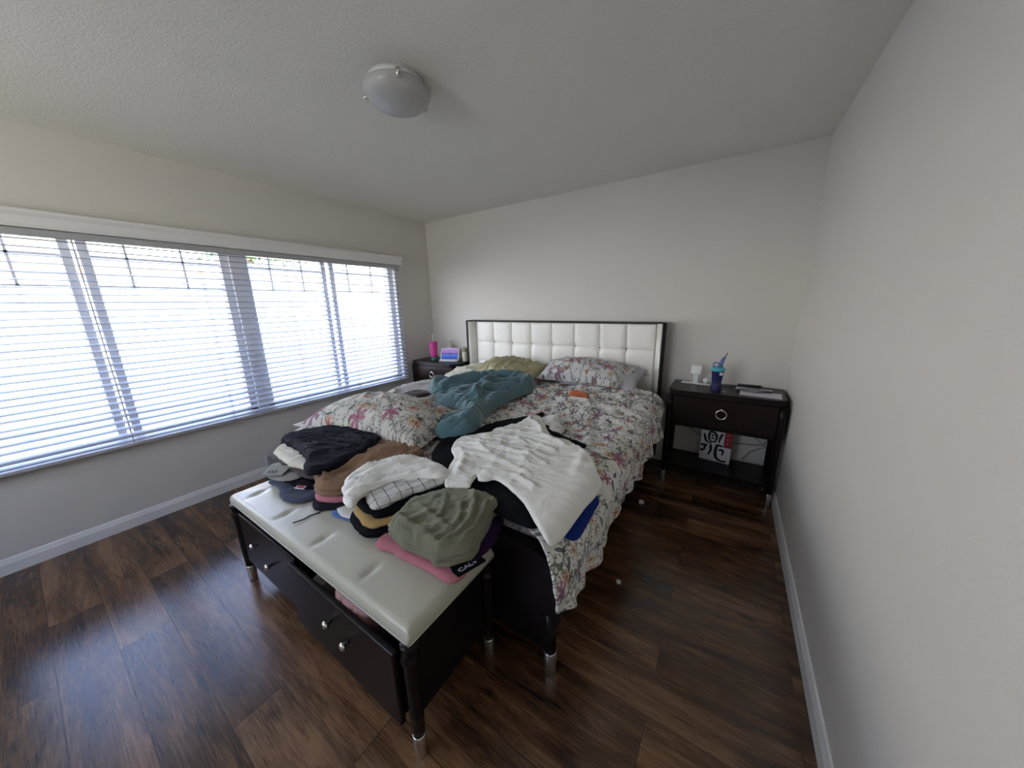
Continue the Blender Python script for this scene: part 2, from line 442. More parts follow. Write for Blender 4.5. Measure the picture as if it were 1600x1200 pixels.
    col = flower(col, 1/(big*.95), big*.33, 6, (7.1, .4, 0), mg, .62*density, (.30, .08, .08))
    col = flower(col, 1/(big*.8), big*.20, 5, (3.1, 9.4, 0), [(0, (.07, .07, .10)), (.5, (.10, .05, .12))], .40*density, (.05, .05, .06))
    if dull != 1: col = t.mix(1-dull, col, (.25, .25, .27))
    t.l(col, t.b.inputs['Base Color']); t.b.inputs['Roughness'].default_value = .9; t.b.inputs['Specular IOR Level'].default_value = .2
    if quilt:
        w = t.n('ShaderNodeTexWave', wave_type='BANDS', bands_direction='X'); w.inputs['Scale'].default_value = 22; w.inputs['Distortion'].default_value = 3.5; w.inputs['Detail'].default_value = 2
        t.l(t.uv(), w.inputs['Vector'])
        h = t.math('ADD', w.outputs['Fac'], t.math('MULTIPLY', t.noise(t.uv(), 60, 3), 1.2)); t.l(t.bump(h, .55*quilt, .006), t.b.inputs['Normal'])
    else:
        h = t.noise(t.uv(), 24, 5, .6, 1.2); t.l(t.bump(h, .7, .010), t.b.inputs['Normal'])
    return t.m
def floor_mat():
    t = NT('plank_floor'); o = t.obj(); wob = o
    br = t.n('ShaderNodeTexBrick'); br.offset = .37; br.offset_frequency = 2
    for k, v in dict(Scale=1, **{'Mortar Size': .0014, 'Mortar Smooth': .1, 'Bias': 0, 'Brick Width': 1.22, 'Row Height': .165}).items(): br.inputs[k].default_value = v
    br.inputs['Color1'].default_value = (0, 0, 0, 1); br.inputs['Color2'].default_value = (1, 1, 1, 1); br.inputs['Mortar'].default_value = (.5, .5, .5, 1)
    t.l(o, br.inputs['Vector'])
    rnd = t.math('MULTIPLY', t.sep(br.outputs['Color'])[0], 1.0)
    off = t.n('ShaderNodeCombineXYZ'); t.l(t.math('MULTIPLY', rnd, 37.0), off.inputs[0]); t.l(t.math('MULTIPLY', rnd, 11.0), off.inputs[1])
    p = t.vmath('ADD', o, off.outputs[0])
    g = t.noise(t.mapping(p, (.55, 4.2, 1)), 3.0, 6, .55, .7)
    ringv = t.math('FRACT', t.math('MULTIPLY', g, 11.0)); cath = t.math('POWER', t.math('ABSOLUTE', t.math('SUBTRACT', t.math('MULTIPLY', ringv, 2.0), 1.0)), 3.0)
    fine = t.noise(t.mapping(p, (2.5, 70, 1)), 3, 5, .65)
    blot = t.noise(t.mapping(p, (1.0, 2.2, 1)), 2.4, 4, .6)
    v = t.math('ADD', t.math('MULTIPLY', g, .45), t.math('ADD', t.math('MULTIPLY', cath, -.035), t.math('ADD', t.math('MULTIPLY', fine, .36), t.math('MULTIPLY', blot, .27))))
    v = t.math('ADD', v, t.math('MULTIPLY', t.math('SUBTRACT', rnd, .5), .10))
    col = t.ramp(v, [(.36, (.010, .005, .004)), (.45, (.050, .024, .013)), (.54, (.120, .059, .026)), (.66, (.28, .150, .072))])
    col = t.mix(t.math('MULTIPLY', rnd, .3), col, t.mix(.5, col, (.03, .014, .009)))
    # knots
    kn = t.n('ShaderNodeTexVoronoi', voronoi_dimensions='2D'); kn.inputs['Scale'].default_value = 2.1; kn.inputs['Randomness'].default_value = 1
    t.l(t.mapping(p, (1, 2.4, 1)), kn.inputs['Vector'])
    k = t.math('LESS_THAN', t.sep(kn.outputs['Color'])[1], .5)
    kd = t.math('MULTIPLY', t.math('SUBTRACT', 1.0, t.math('DIVIDE', t.math('ADD', kn.outputs['Distance'], t.math('MULTIPLY', fine, .05)), .13), clamp=True), k)
    col = t.mix(t.math('MULTIPLY', kd, .95, clamp=True), col, (.010, .006, .006))
    seam = br.outputs['Fac']
    col = t.mix(t.math('MULTIPLY', seam, .7), col, (.008, .005, .004))
    t.l(col, t.b.inputs['Base Color'])
    t.l(t.math('ADD', .12, t.math('MULTIPLY', v, .18)), t.b.inputs['Roughness'])
    t.b.inputs['Specular IOR Level'].default_value = .65
    h = t.math('SUBTRACT', t.math('MULTIPLY', v, .6), seam)
    t.l(t.bump(h, .35, .003), t.b.inputs['Normal'])
    return t.m
MT = {}
MT['wall'] = simple('wall_paint', (.665, .635, .585), .5, noise=.02, nscale=3, bump=.25, bscale=160, bdist=.002)
MT['ceil'] = simple('ceiling_paint', (.81, .79, .715), .9, noise=.02, nscale=3, bump=.5, bscale=110, bdist=.004)
MT['floor'] = floor_mat()
MT['trim'] = simple('white_trim', (.78, .77, .75), .35, noise=.02)
MT['blind'] = simple('blind_slat_white', (.42, .42, .43), .35, noise=.02)
MT['espresso'] = simple('espresso_wood', (.008, .0055, .0055), .32, noise=.35, nscale=8, spec=.20, bump=.05, bscale=60)
MT['espresso_red'] = simple('espresso_wood_satin', (.013, .006, .006), .30, noise=.4, nscale=9, spec=.25)
MT['black'] = simple('black_hardware', (.012, .012, .012), .4)
MT['silver'] = simple('brushed_metal', (.62, .60, .56), .32, metal=1, noise=.1, nscale=90)
MT['nickel'] = simple('polished_nickel', (.75, .73, .68), .15, metal=1, noise=.03)
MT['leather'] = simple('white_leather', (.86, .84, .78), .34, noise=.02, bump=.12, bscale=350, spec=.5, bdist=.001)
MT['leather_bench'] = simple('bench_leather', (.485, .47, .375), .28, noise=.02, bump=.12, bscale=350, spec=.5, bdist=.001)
MT['floral'] = floral('floral_quilt', (.72, .70, .65), big=.17, density=.95)
MT['floral_sham'] = floral('floral_sham', (.60, .57, .51), big=.25, density=.80, quilt=1)
MT['floral_p'] = floral('floral_pillow', (.64, .63, .62), big=.15, density=.95)
MT['lav'] = floral('quilt_reverse', (.42, .41, .44), big=.10, density=.25, dull=.55)
MT['cream'] = cloth('cream_cotton', (.62, .59, .47)); MT['tan_linen'] = cloth('tan_linen', (.46, .42, .26)); MT['greige'] = cloth('greige_cotton', (.44, .41, .37))
MT['teal'] = cloth('teal_fleece', (.085, .165, .185), noise=.2, sheen=.5)
MT['white_tee'] = cloth('white_jersey', (.74, .73, .68), noise=.03, bump=.6); MT['white_tee2'] = cloth('white_jersey_bright', (.80, .78, .715), noise=.03, bump=.5)
MT['blackc'] = cloth('black_cotton', (.0045, .0045, .006), sheen=0); MT['navyblk'] = cloth('washed_black_cotton', (.012, .012, .018), sheen=.03)
MT['blue'] = cloth('royal_blue_cotton', (.006, .022, .16), sheen=.05)
MT['brown'] = cloth('brown_linen', (.24, .145, .085), noise=.15); MT['mustard'] = cloth('mustard_cotton', (.42, .27, .10)); MT['olive'] = cloth('olive_cotton', (.185, .185, .125), noise=.1, bump=.8)
MT['pink'] = cloth('dusty_pink_cotton', (.46, .17, .20)); MT['pinkrib'] = cloth('pale_pink_knit', (.42, .24, .23)); MT['purple'] = cloth('dark_purple_cotton', (.030, .010, .045), sheen=.03); MT['denim'] = cloth('slate_denim', (.055, .065, .10)); MT['greyc'] = cloth('grey_band', (.25, .24, .21))
MT['ltblue'] = cloth('light_blue_cotton', (.09, .17, .40)); MT['choc'] = cloth('dark_brown_cloth', (.06, .04, .035))
MT['lavsheet'] = cloth('pale_lavender_case', (.50, .49, .53))
MT['glow'] = simple('frosted_glass_shade', (.46, .455, .43), .35, noise=.05, nscale=30)
MT['red'] = simple('red_paint', (.30, .012, .02), .6); MT['ink'] = simple('black_ink', (.006, .006, .006), .6); MT['board'] = simple('white_board', (.74, .72, .74), .5, noise=.02); MT['orange'] = cloth('orange_cloth', (.62, .16, .06))
MT['wplastic'] = simple('white_plastic', (.68, .70, .68), .35, noise=.02); MT['paper'] = simple('paper', (.62, .60, .66), .8, noise=.02)
MT['pinkmetal'] = simple('hot_pink_coat', (.62, .05, .30), .35, noise=.02); MT['green'] = simple('green_rubber', (.02, .22, .12), .5)
MT['navyplast'] = simple('navy_plastic', (.018, .022, .10), .25); MT['cyan'] = simple('turquoise_lid', (.06, .38, .48), .3); MT['periw'] = simple('periwinkle_plastic', (.14, .17, .42), .35)
MT['olivebottle'] = simple('olive_bottle', (.30, .28, .15), .4); MT['beige'] = simple('beige_label', (.62, .58, .46), .5)
MT['outlet'] = simple('grey_enamel', (.42, .42, .43), .5)
def glass_mat():
    t = NT('window_glass'); t.t.nodes.remove(t.b)
    tr = t.n('ShaderNodeBsdfTransparent'); gl = t.n('ShaderNodeBsdfGlossy'); gl.inputs['Roughness'].default_value = .02; mx = t.n('ShaderNodeMixShader')
    tr.inputs[0].default_value = (.93, .95, .95, 1); mx.inputs[0].default_value = .06
    t.l(tr.outputs[0], mx.inputs[1]); t.l(gl.outputs[0], mx.inputs[2]); t.l(mx.outputs[0], t.out.inputs[0]); return t.m
MT['glass'] = glass_mat()
# ------------------------------------------------------------------ room shell
WX, HT = 3.7075, 2.44; YB = -4.9; TH = .16
WY0, WY1, WZ0, WZ1 = -3.52, -.53, .585, 1.93          # window opening in the left wall
b = box(-TH, WX+TH, YB-TH, TH, -.1, 0); struct('floor', b, MT['floor'])
b = box(-TH, WX+TH, YB-TH, TH, HT, HT+.18); struct('ceiling', b, MT['ceil'])
b = box(-TH, WX+TH, 0, TH, 0, HT); struct('wall_back', b, MT['wall'])
b = box(WX, WX+TH, YB, 0, 0, HT); struct('wall_right', b, MT['wall'])
FX0, FX1, FZ0, FZ1 = .55, 2.25, 1.2, 2.15
b = bmesh.new(); bx(b, -TH, FX0, YB-TH, YB, 0, HT); bx(b, FX1, WX+TH, YB-TH, YB, 0, HT); bx(b, FX0, FX1, YB-TH, YB, 0, FZ0); bx(b, FX0, FX1, YB-TH, YB, FZ1, HT)
struct('wall_front', b, MT['wall'])
e3 = bpy.data.objects.new('added_fill_window', None); COL.objects.link(e3); e3['kind'] = 'structure'  # unseen window, added behind the camera to let in extra fill daylight
b = bmesh.new()
bx(b, FX0, FX1, YB-.12, YB-.05, FZ0, FZ0+.05); bx(b, FX0, FX1, YB-.12, YB-.05, FZ1-.05, FZ1); bx(b, FX0, FX0+.05, YB-.12, YB-.05, FZ0+.05, FZ1-.05); bx(b, FX1-.05, FX1, YB-.12, YB-.05, FZ0+.05, FZ1-.05)
obj('window_frame', b, MT['trim'], e3)
obj('pane', box(FX0+.05, FX1-.05, YB-.09, YB-.086, FZ0+.05, FZ1-.05), MT['glass'], e3)
b = bmesh.new()
bx(b, -TH, 0, YB, 0, 0, WZ0); bx(b, -TH, 0, YB, 0, WZ1, HT); bx(b, -TH, 0, WY1, 0, WZ0, WZ1); bx(b, -TH, 0, YB, WY0, WZ0, WZ1)
struct('wall_left', b, MT['wall'])
def baseb(name, axis, a, c, at, sgn):
    pr = [(0, 0), (.014*sgn, 0), (.014*sgn, .062), (.009*sgn, .078), (.006*sgn, .09), (0, .094)]
    bm = bmesh.new()
    if axis == 'Y': prism(bm, [(at+p, z) for p, z in pr], 'Y', a, c)
    else: prism(bm, [(at+p, z) for p, z in pr], 'X', a, c)
    return struct(name, bm, MT['trim'])
baseb('baseboard_right', 'Y', YB, -.0, WX, -1); baseb('baseboard_left', 'Y', YB, 0, 0, 1)
baseb('baseboard_back', 'X', .015, WX-.015, 0, -1)
# ------------------------------------------------------------------ window: two slider units
def window(name, y0, y1, meet):
    e = bpy.data.objects.new(name, None); COL.objects.link(e); e['kind'] = 'structure'
    f = bmesh.new(); w = .05; xo, xi = -.13, -.06
    bx(f, xo, xi, y0, y1, WZ0, WZ0+w, .004); bx(f, xo, xi, y0, y1, WZ1-w, WZ1, .004)
    bx(f, xo, xi, y0, y0+w, WZ0, WZ1, .004); bx(f, xo, xi, y1-w, y1, WZ0, WZ1, .004)
    obj('window_frame', f, MT['trim'], e)
    f = bmesh.new(); bx(f, -.12, -.09, meet-.055, meet-.012, WZ0+w, WZ1-w, .003); bx(f, -.09, -.065, meet+.012, meet+.055, WZ0+w, WZ1-w, .003)
    obj('meeting_stile', f, MT['trim'], e)
    g = bmesh.new()
    for (a, c, x) in ((y0+w, meet-.03, -.105), (meet+.03, y1-w, -.08)):
        zz = [1.605, 1.785]
        for z in zz: bx(g, x-.004, x+.004, a, c, z-.007, z+.007)
        L = c-a
        for q in (.22, .40, .78) if False else (.27, .68): bx(g, x-.004, x+.004, a+L*q-.006, a+L*q+.006, 1.605, WZ1-w)
    obj('muntin_grid', g, MT['trim'], e)
    for (a, c, x) in ((y0+w, meet-.03, -.108), (meet+.03, y1-w, -.083)):
        obj('pane', box(x-.002, x+.002, a, c, WZ0+w, WZ1-w), MT['glass'], e)
window('window_1', -1.97, WY1, -1.26); window('window_2', WY0, -2.05, -2.79)
struct('trim_1', box(-.13, -.03, -2.05, -1.97, WZ0, WZ1, .003), MT['trim'])
struct('trim_2', box(-.06, .022, WY0-.02, WY1+.06, WZ0-.03, WZ0, .004), MT['wall'])      # painted sill
b = bmesh.new()
prism(b, [(.0, 1.90), (.075, 1.90), (.082, 1.915), (.082, 1.955), (.094, 1.975), (.094, 1.99), (0, 1.99)], 'Y', -3.60, -.475)
val_pts = b
bl = thing('window_blind', 'white horizontal slat blind hanging across the bright window', 'blind', (0, 0, 0))
obj('valance', val_pts, MT['trim'], bl)
obj('headrail', box(.012, .06, -3.56, -.50, 1.858, 1.897, .003), MT['blind'], bl)
NS = 30; z0s, z1s = .615, 1.845
tilt = math.radians(13)
sl = bmesh.new()
pr = []
for i in range(7):
    q = i/6-.5; xx = q*.050; zz = .0022*(1-(2*q)**2)
    pr.append((xx, zz+.0013))
pr += [(x, z-.0026) for x, z in pr[::-1]]
pr = [(x*math.cos(tilt)+z*math.sin(tilt), -x*math.sin(tilt)+z*math.cos(tilt)) for x, z in pr]
prism(sl, pr, 'Y', -3.555, -.505)
s0 = obj('slat', sl, MT['blind'], bl, smooth=False, loc=(.037, 0, z1s))
rng = random.Random(4)
for i in range(1, NS):
    c = s0.copy(); COL.objects.link(c); c.parent = bl; c.location = (.037, 0, z1s-i*(z1s-z0s)/(NS-1)); c.rotation_euler = (rng.uniform(-.0012, .0012), rng.uniform(-.03, .03), 0)
obj('bottom_rail', box(.014, .062, -3.555, -.505, .575, .595, .004), MT['blind'], bl)
for yy in (-.62, -1.15, -1.68, -2.25, -2.8, -3.35):
    k = bmesh.new()
    for xx in (.0105, .0635): bx(k, xx-.0008, xx+.0008, yy-.0012, yy+.0012, .59, 1.86)
    bx(k, .0362, .0378, yy-.0012, yy+.0012, .59, 1.86)
    obj('ladder_cord', k, MT['blind'], bl)
obj('pull_cord', tube(tube(tube(bmesh.new(), [(.071, -.535, 1.87), (.071, -.535, 1.12)], .0012, 5), [(.071, -.528, 1.87), (.071, -.528, 1.08)], .0012, 5), [(.071, -.535, 1.12), (.071, -.535, 1.085)], .006, 8), MT['blind'], bl)
# ------------------------------------------------------------------ outdoors
b = box(-40, -TH, -30, 30, -.45, -.30); g = struct('ground_yard', b, simple('pale_concrete', (.26, .26, .27), .9, noise=.1, nscale=2)); g['kind'] = 'structure'
nb = thing('neighbour_house', 'white stucco house outside the window with an orange eave', 'house', (-5.4, -2, -.3))
obj('wall', box(-1.0, 0, -9, 9, 0, 2.35), simple('white_stucco', (.66, .65, .62), .9, noise=.05, nscale=4, bump=.3, bscale=40), nb)
obj('eave', box(-1.2, .22, -9.3, 9.3, 2.35, 2.47, .01), simple('terracotta_eave', (.60, .25, .08), .8), nb)
rf = bmesh.new(); prism(rf, [(-3.6, 3.1), (.22, 2.47), (-1.2, 2.47), (-3.6, 2.47)], 'Y', -9.3, 9.3)
obj('roof', rf, simple('grey_shingle', (.30, .29, .28), .9, noise=.3, nscale=12), nb)
# leafy tree behind the roof
def tree(x, y, s, label):
    r = random.Random(int(x*10+y*7)); t = thing('tree', label, 'tree', (x, y, -.3))
    obj('trunk', lathe(bmesh.new(), [(.16*s, 0), (.12*s, 1.5*s), (.07*s, 3*s)], n=10), simple('bark', (.12, .08, .05), .9, bump=.6, bscale=20), t)
    vs_, fs_ = [], []
    for i in range(2600):
        a = r.uniform(0, 2*PI); ph = math.acos(r.uniform(-1, 1)); rr = s*1.5*r.uniform(.45, 1)**.5
        rr *= .8+.35*math.sin(3*a+x)*math.sin(2*ph)
        c = Vector((rr*math.sin(ph)*math.cos(a), rr*math.sin(ph)*math.sin(a), 3.2*s+.8*rr*math.cos(ph)))
        d1 = Vector((r.uniform(-1, 1), r.uniform(-1, 1), r.uniform(-1, 1))).normalized()*.09; d2 = d1.orthogonal().normalized()*.045
        k = len(vs_); vs_ += [c-d1, c+d2, c+d1, c-d2]; fs_.append((k, k+1, k+2, k+3))
    me = bpy.data.meshes.new('foliage'); me.from_pydata([tuple(v) for v in vs_], [], fs_); o = obj('foliage', me, MT['leaf'], t)
MT['leaf'] = simple('leaf_green', (.10, .22, .05), .6, noise=.5, nscale=3)
tree(-12.2, 2.5, 1.5, 'leafy green tree behind the neighbouring roof, nearer the room corner'); tree(-12.4, -5.0, 1.2, 'leafy green tree behind the neighbouring roof, farther left')
# ------------------------------------------------------------------ ceiling lamp
lamp = thing('ceiling_lamp', 'flush frosted glass ceiling lamp with three metal clips', 'lamp', (1.905, -1.905, HT))
obj('base_plate', lathe(bmesh.new(), [(.124, 0), (.124, -.024), (.116, -.030), (0, -.030)], n=48), MT['trim'], lamp, True)
prof = []
for i in range(15):
    a = i/14*PI/2; prof.append((.146*math.cos(a)**.85 if i < 14 else 0, -.042-.070*math.sin(a)))
prof = [(.140, -.031), (.149, -.036)]+prof
obj('glass_dome', lathe(bmesh.new(), prof, n=64, caps=False), MT['glow'], lamp, True)
for (x, y) in ((1.789, -2.006), (1.931, -1.797), (2.041, -2.039)):
    a = math.atan2(y+1.945, x-1.915); mt = Matrix.Rotation(a, 4, 'Z'); k = bmesh.new()
    bx(k, .108, .154, -.009, .009, -.031, -.027, mtx=mt); bx(k, .150, .155, -.009, .009, -.058, -.027, mtx=mt); bx(k, .146, .155, -.009, .009, -.062, -.057, mtx=mt)
    kk = bmesh.new(); bmesh.ops.create_uvsphere(kk, u_segments=12, v_segments=8, radius=.009, matrix=mt @ Matrix.Translation((.160, 0, -.046)))
    me = bpy.data.meshes.new('t'); kk.to_mesh(me); kk.free(); k.from_mesh(me); bpy.data.meshes.remove(me)
    obj('clip', k, MT['nickel'], lamp, True)
# ------------------------------------------------------------------ baseboard heater on the left wall
ht = thing('baseboard_heater', 'low grey baseboard heater on the wall behind the bench', 'heater', (0, -1.30, 0))
b = bmesh.new(); prism(b, [(.014, .03), (.06, .03), (.068, .06), (.068, .165), (.05, .195), (.014, .2)], 'Y', -.78, .55, .003)
obj('casing', b, MT['outlet'], ht)
obj('end_cap', box(.012, .074, -.81, -.78, .022, .205, .006), MT['outlet'], ht)
obj('grille', box(.066, .071, -.76, .53, .045, .052), MT['black'], ht)
# ------------------------------------------------------------------ turned leg used by bench and nightstands
def post(bm, x, y, z0, z1, r=.022, collar=True):
    pr = [(r*.86, z0), (r, z0+.10), (r*1.05, z1-.075)]
    if collar: pr += [(r*1.05, z1-.07), (r*1.28, z1-.062), (r*1.32, z1-.052), (r*1.05, z1-.044), (r*1.0, z1-.03), (r*1.2, z1-.012), (r*1.15, z1)]
    else: pr += [(r*1.05, z1)]
    lathe(bm, pr+[(0, z1)], (x, y, 0), 24)
    return bm
def foot(bm, x, y, h=.092, r=.019):
    return lathe(bm, [(0, 0), (r*.85, 0), (r*.92, .006), (r*1.06, h-.004), (r*1.0, h)], (x, y, 0), 24)
def leg(parent, x, y, z1, h=.092, r=.022, collar=True):
    l = obj('leg', post(bmesh.new(), x, y, h, z1, r, collar), MT['espresso'], parent, True)
    f = obj('metal_foot', foot(bmesh.new(), x, y, h, r*.86), MT['silver'], l, True); f['label'] = 'brushed silver sleeve foot'
    return l
# ------------------------------------------------------------------ nightstands
def nightstand(loc, label, w=.745, d=.375, h=.785):
    t = thing('nightstand', label, 'nightstand', loc, 0, 'dark wood nightstands either side of the bed')
    c = .055
    # top with clipped rounded corners
    o = [(-w/2+.01, d/2), (-w/2+.01, -d/2+c), (-w/2+c*.55+.01, -d/2+.008), (-w/2+c*1.3, -d/2-.006), (w/2-c*1.3, -d/2-.006), (w/2-c*.55-.01, -d/2+.008), (w/2-.01, -d/2+c), (w/2-.01, d/2)]
    b = bmesh.new(); prism(b, o, 'Z', h-.026, h, .004); prism(b, [(x*.985, y*.985) for x, y in o], 'Z', h-.042, h-.027, .003)
    obj('top', b, MT['espresso'], t)
    for sx_ in (-1, 1):
        for sy in (-1, 1):
            leg(t, sx_*(w/2-.026), sy*(d/2-.03) - (0 if sy > 0 else .006), h-.045 if sy > 0 else h-.05, .095, .021, False)
    b = bmesh.new()
    bx(b, -w/2+.045, w/2-.045, -d/2+.035, d/2-.01, .505, h-.045); bx(b, -w/2+.012, -w/2+.03, -d/2+.05, d/2-.05, .505, h-.045); bx(b, w/2-.03, w/2-.012, -d/2+.05, d/2-.05, .505, h-.045)
    bx(b, -w/2+.045, w/2-.045, -d/2+.02, -d/2+.04, .495, .512, .003)
    obj('body', b, MT['espresso'], t)
    dr = obj('drawer', box(-w/2+.05, w/2-.05, -d/2+.008, -d/2+.034, .518, h-.05, .004), MT['espresso_red'], t)
    b = bmesh.new(); torus(b, (0, -d/2-.008, .635), .033, .0052); bx(b, -.008, .008, -d/2-.014, -d/2+.01, .66, .678, .003)
    r = obj('ring_pull', b, MT['nickel'], dr, True); r['label'] = 'polished nickel ring pull'
    b = bmesh.new(); bx(b, -w/2+.012, w/2-.012, -d/2+.02, d/2-.015, .135, .158, .004)
    obj('shelf', b, MT['espresso'], t)
    return t
NSR = nightstand((3.318, -.215, 0), 'dark wood nightstand in the right corner holding a charger and papers')
NSL = dup(NSR, (.352, -.215, 0), 0, 'dark wood nightstand between window wall and headboard')
# ------------------------------------------------------------------ bed frame
bed = thing('bed', 'dark wood bed with tufted white leather headboard', 'bed', (1.79, -1.1, 0))
BX, BY = 1.79, -1.1
def bo(name, bm, m, parent=bed, smooth=False):
    bm.transform(Matrix.Translation((-BX, -BY, 0))); return obj(name, bm, m, parent, smooth)
XL, XR, HZ = .735, 2.845, 1.272
b = bmesh.new(); bx(b, XL, XR, -.05, -.018, .12, HZ-.012, .003); bx(b, XL, XR, -.085, -.015, HZ-.016, HZ, .004)
hb = bo('headboard', b, MT['espresso_red'])
# tufted panel
x0, x1 = .80, 2.78; zlo, zhi = .56, HZ-.02; nx, nz = 8, 3
NXg, NZg = 240, 90
xs = np.linspace(x0, x1, NXg); zs = np.linspace(zlo, zhi, NZg); X, Z = np.meshgrid(xs, zs)
cx = (x1-x0)/nx; rz_ = [1.025, 1.272-.02, .80, .575]
fx = np.abs(((X-x0)/cx) % 1-.5)*2            # 1 at seams
rows = np.array([.575, .80, 1.025, 1.252])
k = np.clip(np.searchsorted(rows, Z)-1, 0, 2); zf = (Z-rows[k])/(rows[k+1]-rows[k]); fz = np.abs(zf-.5)*2
fx2 = np.where((X < x0+.02) | (X > x1-.02), fx, fx)
du = (1-fx**4)**.5; dvv = (1-np.clip(fz, 0, 1)**5)**.55
# button pull at interior crossings
bt = 0
for i in range(1, nx):
    for rz in (.80, 1.025): bt = bt+.014*np.exp(-(((X-x0-i*cx)/.035)**2+((Z-rz)/.035)**2))
yy = -.052-.034*(.35+.65*du*(.55+.45*dvv))+bt+.003*(fbm(X*9, Z*9, 3)-.5)
seam_v = .008*np.exp(-(np.minimum(1-fx, 1)*cx/2/.004)**2); yy = yy+seam_v
seam_h = .004*np.exp(-(np.abs((zf-np.round(zf))*(rows[k+1]-rows[k]))/.006)**2)*(Z > .7)*(Z < 1.2); yy = yy+seam_h
def grid_mesh(name, P, nu, nv, uv=None, close=None):
    F = [(j*nu+i, j*nu+i+1, (j+1)*nu+i+1, (j+1)*nu+i) for j in range(nv-1) for i in range(nu-1)]
    me = bpy.data.meshes.new(name); me.from_pydata(P.tolist(), [], F)
    if uv is not None: set_uv(me, uv)
    me.update(); return me
P = np.c_[X.ravel()-BX, yy.ravel()-BY, Z.ravel()]
obj('tufted_panel', grid_mesh('tufted_panel', P, NXg, NZg), MT['leather'], hb, True)
for sx_ in (-1, 1):
    xo = XR if sx_ > 0 else XL
    # wing: side board curving out, padded leather inside, dark outside
    b = bmesh.new()
    pts = [(xo, -.018), (xo+sx_*.012, -.06), (xo+sx_*.022, -.155), (xo-sx_*.004, -.160), (xo-sx_*.022, -.10), (xo-sx_*.028, -.05), (xo-sx_*.028, -.018)]
    prism(b, pts, 'Z', .10, HZ, .003); bo('wing', b, MT['espresso_red'], hb)
    b = bmesh.new()
    q = [(xo-sx_*.004, -.150), (xo-sx_*.016, -.155), (xo-sx_*.034, -.13), (xo-sx_*.058, -.085), (xo-sx_*.066, -.060), (xo-sx_*.026, -.052)]
    prism(b, q, 'Z', .56, HZ-.014, .004); bo('wing_padding', b, MT['leather'], hb, True)
# side rails
for sx_ in (-1, 1):
    xa = 2.80 if sx_ > 0 else .755
    bo('side_rail', box(xa, xa+.03, -2.19, -.05, .135, .36, .004), MT['espresso_red'])
# footboard with rounded top corners, top board with a lip
def fb_outline(l, r, zt, zb, rad):
    pts = [(l+.05, zb), (r-.05, zb), (r-.02, zb+.12), (r-.001, zb+.22)]
    for i in range(9):
        a = i/8*PI/2; pts.append((r-rad+rad*math.cos(a), zt-rad+rad*math.sin(a)*1.0))
    for i in range(9):
        a = PI/2+i/8*PI/2; pts.append((l+rad+rad*math.cos(a), zt-rad+rad*math.sin(a)))
    pts += [(l+.001, zb+.22), (l+.02, zb+.12)]
    return pts
b = bmesh.new(); prism(b, fb_outline(.735, 2.905, .556, .13, .12), 'Y', -2.222, -2.18, .004)
fbd = bo('footboard', b, MT['espresso'])
b = bmesh.new()
o_ = fb_outline(.727, 2.913, .567, .13, .125); i_ = fb_outline(.775, 2.865, .535, .13, .10)
ring_o = o_[3:-1]; 
for j in range(len(ring_o)-1):
    (xa, za), (xb, zb_) = ring_o[j], ring_o[j+1]
    (xc, zc), (xd, zd) = i_[3:-1][j], i_[3:-1][j+1]
    vv = [b.verts.new((x, y, z)) for (x, z) in ((xa, za), (xb, zb_), (xd, zd), (xc, zc)) for y in (-2.229, -2.166)]
    b.faces.new((vv[0], vv[2], vv[3], vv[1])); b.faces.new((vv[0], vv[6], vv[4], vv[2])); b.faces.new((vv[1], vv[3], vv[5], vv[7])); b.faces.new((vv[6], vv[7], vv[5], vv[4]))
bmesh.ops.remove_doubles(b, verts=b.verts, dist=1e-5)
bo('footboard_cap', b, MT['espresso'], fbd)
for x in (.785, 2.852):
    l = bo('leg', lathe(bmesh.new(), [(.024, .10), (.026, .30), (.0, .30)], (x, -2.200, 0), 20), MT['espresso'], bed, True)
    f = bo('metal_foot', lathe(bmesh.new(), [(0, 0), (.021, 0), (.024, .006), (.026, .112), (.024, .115), (0, .115)], (x, -2.200, 0), 28), MT['silver'], l, True)
    f['label'] = 'brushed silver sleeve foot'
for x in (.79, 2.79): bo('leg', box(x-.025, x+.025, -.09, -.04, 0, .13, .004), MT['espresso'])
bo('slat_base', box(.79, 2.80, -2.18, -.06, .26, .30, .004), MT['black'])
# mattress
mt_ = tag(obj('mattress', box(.80, 2.78, -2.165, -.10, .302, .575, .045, 5), MT['lav'], None, True), 'mattress in a greyish patterned cover, showing at the foot between clothes and footboard', 'mattress')
bpy.context.view_layer.update()
set_uv(mt_.data, np.array([(v.co.x, v.co.y+v.co.z) for v in mt_.data.vertices]))
# ------------------------------------------------------------------ quilt surface
XE, RE = 2.80, .13
def base_z(x, y): return np.interp(y, [-2.25, -1.2, -.3], [.60, .675, .73])
DUV_FOLDS = [([(1.9, -.75), (2.2, -.70), (2.5, -.62), (2.75, -.5)], .030, .05), ([(2.25, -.95), (2.5, -.85), (2.8, -.85)], .022, .04),
             ([(2.3, -1.1), (2.6, -1.0), (2.8, -1.05)], .018, .03), ([(2.0, -1.0), (2.3, -.80), (2.45, -.78)], .02, .03), ([(2.0, -1.2), (2.2, -1.0)], .015, .03),
             ([(2.05, -.55), (2.4, -.50), (2.7, -.40)], .03, .05), ([(1.5, -1.55), (1.75, -1.35), (1.9, -1.3)], .015, .03), ([(2.62, -1.2), (2.72, -1.5), (2.78, -1.8)], .012, .03)]
def duv_w(x, y):
    x = np.asarray(x, float); y = np.asarray(y, float)
    calm = np.clip((y+2.0)/.9, .25, 1)
    return calm*(wrinkle(x, y, .034, .17, .35, 2.0, 1)-.013+wrinkle(x, y, .018, .07, .6, 2.6, 4)-.006+wrinkle(x, y, .006, .03, .2, 2.5, 6))+folds(x, y, DUV_FOLDS)
